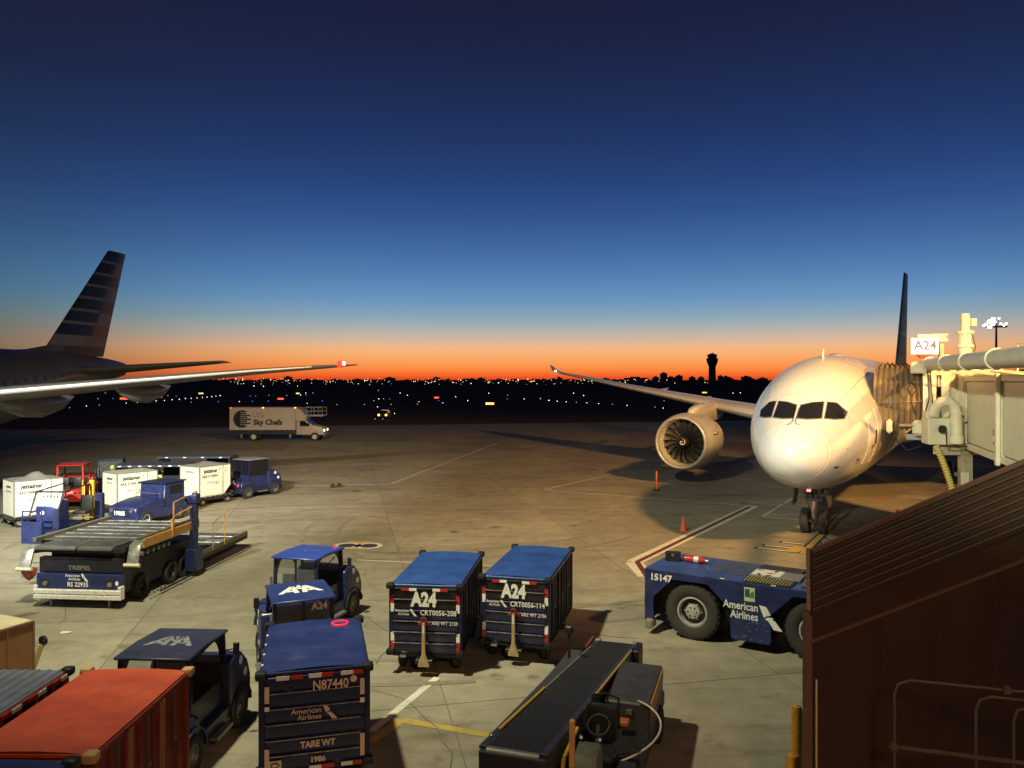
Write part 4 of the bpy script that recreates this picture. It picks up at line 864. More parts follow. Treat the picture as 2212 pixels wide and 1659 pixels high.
tug('navy tug with a bold white emblem on its roof, pulling the cart marked N87440', (-4.78, 17.25), 23, NAVY, NAVYROOF, 2.0, roofart='emblem', rear_text=('A24', (.33, -.80, 1.80), .2, LETC))
tug('navy tug with tall arched windows and a blue roof, standing behind the emblem-roofed tug', (-5.5, 21.05), -16, NAVY, mat('bright_blue_roof', (.03, .06, .36), .4, 0, .2, 2, 0, 0, .3, (.1, .12, .3)), 2.02, roofart='scratch', beacon=True, rear_text=('A24', (.12, -.80, 1.18), .22, LETW))
tg = tug('closed-cab tug with two glowing red tail lights at the head of the container train', (-15.0, 44.5), -30, NAVY, mat('grey_roof', (.2, .2, .21), .4), 2.16, True, lights=True)
airline(tg, (.1, -1.49, .92) , FX, FZ, .12)
tug('red tug with a rounded canopy beside the first white container', (-23.6, 41.5), 15, REDP, REDP, 2.18, group='baggage tugs on the apron', archm=REDP, bare=True)
tug('slate-roofed tug parked farthest back, beyond the red tug', (-24.0, 46.2), 20, NAVY2, mat('slate_roof', (.05, .06, .1), .45), 2.0)
# blue tractor 19005 with a boxy cab
def tractor():
    t = thing('cargo_tractor', 'low blue cargo tractor numbered 19005 with a boxy cab, parked behind the loader deck', 'tractor', (-17.1, 36.3), 162)
    MB().box(-.82, .82, -1.6, 1.62, .3, .72).build('chassis', NAVY, t, .04)
    hd = MB().prism([(-.1, .7), (-.1, 1.18), (.5, 1.16), (1.2, 1.04), (1.66, .92), (1.68, .5), (1.5, .45)], -.8, .8).build('hood', NAVY, t, .05)
    for k in range(4): MB().box(-.5, .5, 1.675, 1.69, .56 + k * .08, .59 + k * .08).build('grille_slat', BLACK, hd)
    MB().prism([(-1.5, .7), (-1.5, 1.78), (-.2, 1.78), (-.1, .7)], -.72, .72).build('cab', NAVY, t, .03)
    MB().box(-.78, .78, -1.58, -.1, 1.78, 1.84).build('roof', NAVY2, t, .02)
    for sg in (-1, 1):
        MB().box(min(sg * .722, sg * .73), max(sg * .722, sg * .73), -1.3, -.5, 1.25, 1.66).build('side_window', DGLASS, t)
        wheel(t, sg * .74, 1.05, .36, .24, CREAM); wheel(t, sg * .74, -1.0, .36, .24, STEEL)
        MB().cyl((sg * .55, 1.67, .78), (sg * .55, 1.71, .78), .08, n=10).build('headlight', ALU, hd)
    for x in (-.36, .36): MB().add([(x - .27, -.158, 1.26), (x + .27, -.158, 1.26), (x + .27, -.192, 1.68), (x - .27, -.192, 1.68)], [(0, 1, 2, 3)]).build('windscreen', GLASS if x > 0 else DGLASS, t)
    MB().tube([(-.7, .1, 1.15), (-.7, .1, 1.36), (.7, .1, 1.36), (.7, .1, 1.15)], .015, 5).build('hood_rail', STEEL, t)
    text('19005', t, (.1, 1.705, .66), (-1, 0, 0), FZ, .26, LETW, .01); text('19005', t, (.83, .55, .9), (0, 1, 0), FZ, .2, LETW, .006)
    text('American\nAirlines', t, (.83, -.05, .86), (0, 1, 0), FZ, .1, LETW)
    text('A', t, (.735, -.2, 1.7), (0, 1, 0), FZ, .16, LETW)
tractor()
# ---------------------------------------------------------------- white air-freight containers on dollies (local +Y towards the tug)
ULDW = mat('container_panel_white', (.74, .75, .66), .45, 0, .07, 1.2, .05, 0, .25, (.5, .5, .42))
def dolly(label, loc, rz, group='container dollies', bar_up=False):
    t = thing('container_dolly', label, 'dolly', loc, rz, group)
    MB().box(-.95, .95, -1.25, 1.2, .36, .42).build('frame', BLACK, t, .015)
    for k in range(7): MB().cyl((-.85, -1.0 + k * .33, .44), (.85, -1.0 + k * .33, .44), .03, n=8).build('roller', ALU, t)
    for x in (-.75, .75):
        MB().box(x - .04, x + .04, -1.25, 1.2, .28, .36).build('beam', STEEL, t)
        for y in (-.8, .8): wheel(t, x, y, .21, .14, ALU)
    if bar_up:
        b = MB().bar((0, 1.28, .35), (.12, 1.6, 1.35), .09).bar((-.2, 1.25, .35), (.03, 1.38, .7), .06).bar((.2, 1.25, .35), (.03, 1.38, .7), .06).build('tow_bar', mat('yellow_green_paint', (.4, .36, .12), .5), t)
        MB().lathe([(-.03, .05), (-.03, .1), (.03, .1), (.03, .05)], (.13, 1.63, 1.43), 'y', 12, True).build('tow_eye', BLACK, b)
    else:
        MB().bar((-.3, 1.2, .36), (0, 1.75, .33), .06).bar((.3, 1.2, .36), (0, 1.75, .33), .06).bar((0, 1.75, .33), (0, 2.2, .33), .07).build('tow_bar', mat('yellow_green_paint', (.4, .36, .12), .5), t)
    return t
def uld(label, loc, rz, code, panel=ULDW, ink=LETD, crumple=False, rear_code='', group='white containers on dollies', z=.48, faint=False):
    t = thing('air_freight_container', label, 'container', (loc[0], loc[1], z), rz, group); hx = .76
    prof = [(-1.0, .0), (.56, .0), (1.0, .46), (1.0, 1.6), (-1.0, 1.6)]
    MB().prism(prof, -hx, hx).build('shell', panel, t, .01)
    edge = mat('container_edge', (.34, .34, .31), .4, .5, .15, 4) if panel is ULDW else mat('tan_edge', (.3, .17, .09), .5)
    n = len(prof)
    for sg in (-1, 1):
        mb = MB()
        for i in range(n): a, b = prof[i], prof[(i + 1) % n]; mb.bar((sg * hx, a[0], a[1]), (sg * hx, b[0], b[1]), .04, .04, (1, 0, 0))
        mb.bar((sg * (hx + .003), .5, .02), (sg * (hx + .003), .5, 1.6), .03, .035, (1, 0, 0))
        mb.build('edge_frame', edge, t)
    for y, zz in prof: MB().bar((-hx + .02, y, zz), (hx - .02, y, zz), .04, .04, (0, 0, 1)).build('edge_bar', edge, t)
    if panel is ULDW:
        # loose cover on the lower half of each face
        r_ = random.Random(len(label)); v = []
        for j in range(7):
            for i in range(9):
                a, b = i / 8, j / 6; v.append((hx + .012 + .03 * (math.sin(a * 7 + b * 5 + r_.random()) * .5 + .5) * (1 - abs(2 * a - 1)), -.93 + 1.38 * a, .06 + .62 * b - .04 * math.sin(math.pi * a) * b))
        MB().add(v, [(j * 9 + i, j * 9 + i + 1, (j + 1) * 9 + i + 1, (j + 1) * 9 + i) for j in range(6) for i in range(8)]).build('door_cover', ULDW, t, angle=80)
        text('jettainer', t, (hx + .008, -.3, 1.33), (0, 1, 0), FZ, .27, ink, .008, sx=.95, shear=.12)
        flat('wing_mark', [[(0, 0), (.13, .2), (.07, .05)]], t, (hx + .008, .23, 1.33), (0, 1, 0), FZ, 1, ink)
        text(code, t, (hx + .008, -.32, 1.05), (0, 1, 0), FZ, .19, mat('grey_ink', (.09, .09, .09), .5), .004, sx=.9)
        text('jettainer', t, (0, -1.008, 1.32), FX, FZ, .17, ink if not faint else mat('grey_lettering', (.22, .22, .21), .5), .004, shear=.12)
        text(rear_code, t, (0, -1.008, 1.1), FX, FZ, .13, mat('grey_lettering', (.22, .22, .21), .5))
        flat('paper_label', [[(0, 0), (.8, 0), (.8, .2), (0, .2)]], t, (hx + .045, -.62, .64), (0, 1, 0), FZ, 1, WHITE)
        flat('label_print', [[(.05, .08), (.6, .08), (.6, .11), (.05, .11)], [(.64, .03), (.74, .03), (.66, .15)]], t, (hx + .05, -.62, .64), (0, 1, 0), FZ, 1, mat('grey_lettering', (.22, .22, .21), .5))
        flat('paper_label', [[(0, 0), (.22, 0), (.22, .24), (0, .24)]], t, (hx + .01, .58, 1.2), (0, 1, 0), FZ, 1, mat('pale_label', (.6, .6, .55), .5))
    if crumple:
        v = []; r_ = random.Random(5)
        for j in range(7):
            for i in range(9):
                a, b = i / 8, j / 6; e = min(1, 5 * min(a, 1 - a), 5 * min(b, 1 - b))
                pk = crumple * math.exp(-((a - .58) ** 2 / .012 + (b - .4) ** 2 / .06)); v.append((-hx + 2 * hx * b, -1 + 2 * a, 1.61 + e * (.05 + .05 * r_.random()) + pk))
        MB().add(v, [(j * 9 + i, j * 9 + i + 1, (j + 1) * 9 + i + 1, (j + 1) * 9 + i) for j in range(6) for i in range(8)]).build('plastic_cover', mat('grey_plastic_sheet', (.3, .3, .28), .3, 0, .2, 3, .2), t, angle=50)
    else:
        MB().box(-hx + .02, hx - .02, -.98, .98, 1.602, 1.625).build('top_sheet', mat('container_top', (.42, .43, .33), .6) if panel is ULDW else mat('pale_top', (.5, .47, .3), .6), t)
    return t
for lb, dl, loc, rz, code, rc, cr, fa in (
    ('white container under a crumpled plastic cover, first of the train and beside the loader console', 'dolly under the plastic-covered container', (-22.4, 36.0), -41, 'AKE 34480AA', 'AKE34480AA', .3, False),
    ('white container coded AKE 71943 AA, middle one of the dolly train', 'dolly under the middle white container', (-19.3, 38.9), -38, 'AKE 71943 AA', 'AKE 71943', 0, False),
    ('white container with a wrinkled sheet on top, last before the red-lit tug', 'dolly hitched to the tug with red tail lights', (-16.65, 41.8), -29, 'AKE 71158AA', '', .12, True)):
    dolly(dl, loc, rz); uld(lb, loc, rz, code, crumple=cr, rear_code=rc, faint=fa)
dolly('dolly under the tan container, its yellowish tow bar raised', (-10.25, 14.1), -24, bar_up=True)
uld('tan container with a pale top at the picture edge, beyond the grey ribbed cart', (-10.25, 14.1), -24, '', CARD, group='tan containers')
# ---------------------------------------------------------------- cargo loader (local: origin at the front bumper, +Y away)
DECK = mat('deck_plate', (.10, .10, .095), .5, .4, .3, 2, .05, 0, .5, (.05, .045, .04)); DARKNAVY = mat('loader_black', (.012, .013, .02), .5, 0, .3, 3)
def loader():
    t = thing('cargo_loader', 'long blue cargo loader RS 22935 with a raised roller deck and a low rear platform', 'cargo loader', (-12.72, 22.55), -5)
    for z0, z1 in ((.27, .405), (.42, .555)): Bx('bumper_bar', WORNWHITE, t, -1.34, 1.34, -.1, .02, z0, z1, .02)
    for x in (-1.3, 1.3): Bx('bumper_end', WORNWHITE, t, x - .05, x + .05, -.07, .15, .26, .66, .02)
    for x in (-.9, .9): MB().cyl((x, .1, 0), (x, .1, .3), .035, n=6).build('jack_foot', STEEL, t)
    Bx('front_panel', NAVY, t, -1.3, 1.3, 0, .25, .56, 1.0, .02); Bx('upper_panel', DARKNAVY, t, -1.27, 1.27, .08, .3, 1.02, 1.46, .02)
    for x in (-1.0, 1.0):
        a = Bx('headlight_housing', BLACK, t, x - .11, x + .11, -.03, .02, .64, .86, .02); MB().cyl((x, -.03, .72), (x, -.055, .72), .075, n=12).build('headlight', ALU, a)
    text('TREPEL', t, (0, .07, 1.16), FX, FZ, .17, mat('dim_lettering', (.14, .13, .11), .5), .006, sx=1.3)
    airline(t, (.1, -.01, .90), FX, FZ, .12); text('RS 22935', t, (0, -.01, .69), FX, FZ, .18, LETW, .003, sx=.95)
    flat('round_decal', [[(.05 * math.cos(k * .5236), .07 * math.sin(k * .5236)) for k in range(12)]], t, (1.2, -.006, .75), FX, FZ, 1, LETW)
    # chassis, wheels, scissor arms
    Bx('chassis', DARKNAVY, t, -1.2, 1.2, .3, 4.6, .35, 1.25, .03)
    for x in (-1.15, 1.15):
        for y in (1.2, 2.9, 3.7): wheel(t, x, y, .38, .3, BLACK)
        MB().bar((x * .95, .6, 1.2), (x * .95, 3.6, 1.7), .1, .16).build('scissor_arm', BLACK, t); MB().bar((x * .9, 3.6, 1.2), (x * .9, .8, 1.7), .1, .16).build('scissor_arm', BLACK, t)
    Bx('cross_beam', BLACK, t, -1.0, 1.0, .25, .5, 1.42, 1.62)
    # raised deck: frame, two front lip plates, cross rows with rollers and ball strips
    dk = Bx('deck_frame', BLACK, t, -1.3, 1.35, .0, .9, 1.62, 1.78, .02); Bx('deck_frame', BLACK, t, -1.78, 1.42, .9, 4.3, 1.60, 1.78, .02)
    for x0, x1 in ((-1.3, -.02), (.03, 1.1)):
        Bx('deck_lip', mat('lip_plate', (.2, .2, .2), .4, .5, .2, 3), dk, x0, x1, -.12, .05, 1.70, 1.82, .05, 2)
        Bx('deck_plate', DECK, dk, x0, x1, .06, .8, 1.785, 1.815, .01)
    for r_ in range(6):
        y = .86 + r_ * .54
        for k in range(5):
            x0 = -1.7 + k * .61; Bx('deck_plate', DECK, dk, x0 + .01, x0 + .59, y, y + .4, 1.785, 1.812 + .004 * (k % 2), .008)
        MB().cyl((-1.66, y + .465, 1.8), (1.3, y + .465, 1.8), .035, n=8).build('deck_roller', ALU if r_ % 2 else STEEL, dk)
    for x0, w_ in ((-1.8, .12), (1.32, .1)):
        Bx('deck_rail', mat('weathered_rail', (.13, .12, .08), .6, .2, .3, 3), dk, x0, x0 + w_, .5 if x0 < 0 else .6, 4.3, 1.79, 1.93, .015)
    Bx('edge_beam', ORRAIL, dk, 1.43, 1.5, .9, 4.3, 1.58, 1.86, .01)
    for k in range(7): MB().cyl((1.35, .6 + .3 * k, 1.42), (1.46, .6 + .3 * k, 1.42), .07, n=10).build('side_roller', STEEL, dk)
    # folding guides at the front corners
    for sg, yy, dz in ((-1, .0, -.12), (1, .25, 0)):
        g = MB().prism([(-.15 + yy, 1.28 + dz), (.02 + yy, 1.8 + dz), (.28 + yy, 1.92 + dz), (.3 + yy, 1.86 + dz), (.1 + yy, 1.74 + dz), (-.08 + yy, 1.26 + dz)], sg * 1.58 - .17, sg * 1.58 + .17).build('guide_plate', mat('scuffed_aluminium', (.45, .45, .43), .4, .7, .4, 3, .05, 0, .8, (.1, .1, .1)), t, .01)
        MB().cyl((sg * 1.58 - .24, yy - .13, 1.26 + dz), (sg * 1.58 + .24, yy - .13, 1.26 + dz), .055, n=10).build('guide_roller', CREAM, g)
        MB().bar((sg * 1.25, .5, 1.6), (sg * 1.58, .1 + yy, 1.72 + dz), .08, .12).build('guide_arm', BLACK, t)
    MB().loft([[Vector((-1.52 + .24 * q * math.cos(a), -.0 + .12 * q * math.sin(a), z)) for a in [2 * math.pi * k / 9 for k in range(9)]] for z, q in ((.78, .12), (.84, .45), (.94, .8), (1.06, 1.05), (1.14, 1.1))]).build('cable_bag', mat('red_bag_fabric', (.2, .035, .025), .7, 0, .25, 5, .1), t, angle=60)
    # rear platform, low, with its own plates
    pf = Bx('platform_frame', BLACK, t, -1.5, 1.55, 4.2, 8.1, .42, .58, .02)
    for r_ in range(7):
        y = 4.35 + r_ * .53
        for k in range(3):
            x0 = -1.4 + k * .96; Bx('platform_plate', DECK if (r_ + k) % 3 else mat('bright_plate', (.3, .3, .28), .4, .5, .2, 3), pf, x0 + .015, x0 + .93, y, y + .38, .585, .612, .008)
        MB().cyl((-1.38, y + .455, .60), (1.4, y + .455, .60), .03, n=8).build('platform_roller', ALU if r_ % 2 else BLACK, pf)
    for x in (-1.5, 1.5): Bx('platform_side', mat('weathered_rail', (.13, .12, .08), .6), pf, x - .05, x + .05, 4.25, 8.1, .5, .72, .01)
    for sx in (-1, 1):
        MB().tube([(sx * 1.62, 1.6, .12), (sx * 1.62, 8.2, .12)], .035, 6).build('guard_rail', BLACK, t)
    MB().tube([(1.62, 8.2, .12), (-1.62, 8.2, .12)], .03, 6).build('guard_rail', BLACK, t)
    for k in range(5): Bx('guard_bracket', ALU, t, 1.58, 1.66, 1.0 + k * .22, 1.06 + k * .22, .14, .2)
    Bx('stop_block', WHITE, t, -.2, .1, 4.1, 4.2, .6, .72); Bx('stop_block', WHITE, t, .25, .5, 4.1, 4.2, .6, .72)
    # mast with a lamp, on a blue foot
    m = Bx('mast', NAVY2, t, 1.42, 1.66, 3.75, 3.95, .3, 2.75, .03)
    Bx('mast_foot', NAVY2, t, 1.3, 1.75, 3.65, 4.1, .2, .95, .03); Bx('mast_head', NAVY, m, 1.38, 1.72, 3.68, 4.0, 2.5, 2.82, .06, 2); MB().sphere((1.46, 3.66, 2.84), .075, 10).build('mast_lamp', emit('work_lamp', (.85, .9, 1), 12), m)
    for k in range(9): Bx('chain_guide', BLACK, m, 1.5, 1.58, 3.735, 3.755, 1.1 + k * .15, 1.18 + k * .15)
    # ochre hand rails
    def rail(pts, m_, name='hand_rail', r_=.028): MB().tube(pts, r_, 6).build(name, m_, t)
    rail([(1.5, 2.6, 1.85), (1.5, 2.6, 2.7), (1.5, 4.1, 2.85), (1.5, 4.1, 1.8)], ORRAIL); rail([(1.5, 2.6, 2.25), (1.5, 4.1, 2.4)], ORRAIL)
    rail([(1.58, 3.85, 1.75), (1.58, 3.85, 2.9)], ORRAIL); Bx('kick_plate', ORRAIL, t, 1.47, 1.53, 2.5, 2.6, 1.6, 2.2)
    rail([(1.55, 5.2, .6), (1.55, 5.2, 1.55), (1.55, 6.6, 1.9)], ORRAIL, r_=.02); rail([(1.55, 6.1, .6), (1.55, 6.1, 1.7)], ORRAIL, r_=.02)
    # operator stand on the left: floor, console, rails, ladder box, yellow posts
    Bx('operator_floor', NAVY, t, -3.45, -1.82, 2.3, 4.6, 1.62, 1.72, .01)
    cn = MB().prism([(2.75, 1.72), (2.7, 2.45), (2.95, 2.72), (3.25, 2.62), (3.3, 1.72)], -3.35, -2.55).build('console', NAVY, t, .03)
    MB().prism([(2.72, 2.47), (2.95, 2.735), (3.2, 2.655), (3.18, 2.63)], -3.33, -2.57).build('console_top', mat('console_face', (.5, .5, .47), .4, 0, .4, 12), cn)
    for k in range(5): MB().cyl((-3.25 + .12 * k, 2.98, 2.7), (-3.25 + .12 * k, 2.98, 2.82), .015, n=5).build('control_lever', BLACK, cn)
    flat('round_decal', [[(.07 * math.cos(k * .5236), .07 * math.sin(k * .5236)) for k in range(12)]], cn, (-3.1, 2.695, 2.28), FX, FZ, 1, LETW)
    MB().tube([(-2.75 + .17 * math.cos(a), 3.3 + .17 * math.sin(a), 2.9) for a in [2 * math.pi * k / 14 for k in range(15)]], .018, 5).build('steering_wheel', BLACK, cn)
    Bx('operator_seat', BLACK, t, -2.6, -2.15, 3.5, 3.9, 2.1, 2.22, .04, 2); Bx('seat_back', BLACK, t, -2.6, -2.15, 3.9, 4.0, 2.2, 2.7, .04, 2)
    for x in (-3.45, -2.5): rail([(x, 2.35, 1.72), (x, 2.9, 2.95), (x, 4.3, 3.05), (x, 4.5, 1.72)], BLACK)
    rail([(-3.45, 2.9, 2.95), (-2.5, 2.9, 2.95)], BLACK); rail([(-3.45, 2.6, 2.3), (-3.45, 4.4, 2.4)], BLACK)
    Bx('ladder_panel', NAVY, t, -3.4, -2.7, 2.1, 2.25, 1.38, 2.08, .02); rail([(-3.38, 2.15, 2.0), (-3.38, 2.15, 2.42), (-2.72, 2.15, 2.42), (-2.72, 2.15, 2.0)], NAVY); rail([(-3.38, 2.15, 2.24), (-2.72, 2.15, 2.24)], NAVY)
    for k in range(3): Bx('ladder_rung', STEEL, t, -3.35, -2.75, 2.12, 2.2, .3 + k * .22, .34 + k * .22)
    for x, m_, w_ in ((-2.88, ORRAIL, .05), (-2.6, YELLOW, .15), ): Bx('yellow_post', YELLOW if w_ > .1 else m_, t, x, x + w_, 4.4, 4.45 + w_ * .4, 1.7, 3.15, .01)
    rail([(-2.78, 4.4, 1.7), (-2.78, 4.4, 2.95), (-2.6, 4.4, 3.05)], YELLOW, r_=.02); Bx('control_box', NAVY2, t, -2.4, -2.12, 4.35, 4.6, 1.65, 2.7, .05)
loader()
# ---------------------------------------------------------------- belt loader (local: far end of the belt at y = 0, near end towards -Y)
def belt_loader():
    t = thing('belt_loader', 'black belt loader with yellow side rails sloping up towards the viewer', 'belt loader', (2.37, 17.4), -17.8)
    z = lambda y: .75 - .14 * y; FRAME = mat('dark_grey_blue_paint', (.02, .024, .036), .5, 0, .3, 3, .03, 0, .5, (.04, .035, .03)); L = -7.7
    def slope(x0, x1, y0, y1, d0, d1): return MB().add([(x, y, z(y) + d) for d in (d0, d1) for y in (y0, y1) for x in (x0, x1)], [(0, 2, 3, 1), (4, 5, 7, 6), (0, 1, 5, 4), (2, 6, 7, 3), (0, 4, 6, 2), (1, 3, 7, 5)])
    slope(-.36, .36, L, -.06, -.02, .02).build('belt', mat('belt_rubber', (.009, .009, .01), .7, 0, .3, 1.5, .04), t)
    for sg in (-1, 1):
        slope(min(sg * .36, sg * .46), max(sg * .36, sg * .46), L, 0, -.32, .03).build('side_frame', FRAME, t, .012)
        MB().cyl((sg * .37, -.02, z(0) - .04), (sg * .47, -.02, z(0) - .04), .11, n=14).build('end_bearing', STEEL, t)
    MB().cyl((-.36, -.06, z(0) - .06), (.36, -.06, z(0) - .06), .075, n=14).build('end_roller', STEEL, t)
    slope(-.43, -.39, -7.05, -4.65, .035, .075).build('yellow_rail', YELLOW, t, .01); slope(-.43, -.39, -4.65, -.9, .03, .05).build('side_strip', STEEL, t)
    slope(.46, .49, -4.6, -.9, .03, .07).build('yellow_rail', YELLOW, t, .008)
    MB().add([(x, y, z(y) + d) for d in (-.03, .012) for x, y in ((-.49, -7.68), (-.45, -7.68), (-.45, -2.1), (-.72, -2.1), (-.63, -3.8))], [(0, 1, 2, 3, 4), (9, 8, 7, 6, 5), (0, 1, 6, 5), (1, 2, 7, 6), (2, 3, 8, 7), (3, 4, 9, 8), (4, 0, 5, 9)]).build('folding_guard', mat('guard_grey', (.045, .043, .042), .55, 0, .2, 3), t, .01)
    MB().box(-.46, .46, -7.78, -7.7, 1.15, 1.82).build('end_plate', FRAME, t, .02); MB().cyl((-.36, -7.7, z(-7.7) - .05), (.36, -7.7, z(-7.7) - .05), .075, n=14).build('end_roller', STEEL, t); MB().sphere((-.43, -7.35, z(-7.35) + .06), .03, 8).build('knob', ALU, t)
    Bx('folding_guard', mat('guard_grey', (.07, .07, .075), .55), t, -.82, -.52, -2.05, -1.2, z(-1.6) - .1, z(-1.6) - .05, .01)
    MB().bar((-.62, -2.0, z(-2) - .05), (-.62, -2.0, z(-2) + .5), .05).build('lamp_post', BLACK, t); MB().box(-.7, -.54, -2.08, -1.92, z(-2) + .5, z(-2) + .66).build('marker_lamp', BLACK, t, .03)
    MB().bar((-.6, -.5, z(0)), (-.5, -.15, z(0) + .12), .05).build('red_handle', RUST, t)
    Bx('far_bracket', BLACK, t, .46, .6, -.7, -.1, z(0) - .5, z(0) + .1, .02)
    # chassis with wheels and lift arms
    Bx('chassis', FRAME, t, -.5, 1.3, -7.6, -2.0, .34, .62, .03)
    for x in (-.5, 1.25):
        for y in (-2.9, -6.4): wheel(t, x, y, .33, .22)
    for y, h in ((-2.4, .3), (-6.8, .9)):
        for x in (-.3, .3): MB().bar((x, y, .6), (x, y - .3, z(y - .3) - .25), .1).build('lift_arm', BLACK, t)
    # engine cover on the far right
    cv = Bx('engine_cover', mat('cover_grey', (.04, .039, .038), .5, 0, .2, 3, .02, 0, .4, (.1, .09, .07)), t, .52, 1.3, -4.2, -2.3, .62, 1.2, .03)
    Bx('cover_edge', ORRAIL, cv, 1.302, 1.32, -4.1, -2.4, .95, 1.18); Bx('cover_latch', STEEL, cv, .9, 1.0, -4.22, -4.2, 1.0, 1.08)
    # driver seat, console, steering and the orange grab post
    st = Bx('driver_seat', BLACK, t, .55, .98, -6.0, -5.5, .95, 1.08, .05, 2); Bx('seat_back', BLACK, st, .55, .98, -5.5, -5.38, 1.08, 1.66, .06, 2); Bx('seat_base', FRAME, t, .6, .94, -5.9, -5.5, .62, .95, .02)
    MB().tube([(.55, -5.4, 1.5), (.56, -5.33, 1.72), (.76, -5.33, 1.77), (.97, -5.33, 1.72), (.99, -5.4, 1.3)], .02, 6).build('seat_hoop', BLACK, t)
    MB().tube([(.86 + .16 * math.cos(a), -6.35 + .12 * math.sin(a), 1.72 + .1 * math.sin(a)) for a in [2 * math.pi * k / 14 for k in range(15)]], .016, 5).build('steering_wheel', BLACK, t)
    MB().bar((.86, -6.35, 1.72), (.86, -6.7, 1.2), .05).build('steering_column', BLACK, t)
    cs = MB().prism([(-7.35, .62), (-7.35, 1.5), (-7.2, 1.66), (-6.85, 1.72), (-6.75, .62)], .68, 1.02).build('console', mat('dusty_console', (.09, .10, .075), .6, 0, .5, 8, .1, 0, .7, (.2, .2, .15)), t, .05, 2)
    for x in (.72, .98): MB().sphere((x, -6.88, 1.76), .035, 8).build('knob', ALU, cs)
    for k in range(3): Bx('gauge', BLACK, cs, .71 + .1 * k, .78 + .1 * k, -7.36, -7.34, 1.2, 1.4)
    MB().bar((.72, -7.42, 1.6), (.72, -7.4, 2.22), .07).build('grab_post', mat('grab_post_paint', (.62, .32, .12), .5), t, .012)
    MB().bar((.56, -7.6, .7), (.56, -7.2, 1.6), .05).bar((.56, -7.2, 1.6), (.56, -6.4, 1.66), .04).build('yellow_edge', YELLOW, t)
    MB().tube([(1.1 + .45 * math.sin(q * .24), -4.2 - 1.0 * (1 - math.cos(q * .2)) * .72, 1.25 - .4 * q / 14) for q in range(15)], .016, 6).build('hose', mat('pale_hose', (.5, .48, .42), .5), t)
    Bx('fuel_panel', mat('amber_plate', (.35, .1, .03), .5), t, .8, 1.0, -4.6, -4.4, .95, 1.02, .01); Bx('tool_tray', BLACK, t, .6, 1.3, -5.3, -4.3, .62, .8, .03)
    Bx('battery_box', FRAME, t, 1.0, 1.3, -7.0, -5.6, .62, .9, .03); Bx('label_plate', LETW, t, 1.06, 1.14, -7.01, -7.0, .8, .82)
    flat('round_decal', [[(.06 * math.cos(k * .5236), .09 * math.sin(k * .5236)) for k in range(12)]], t, (-.468, -7.45, z(-7.45) - .17), (0, -1, -.14), FZ, 1, LETW)
belt_loader()
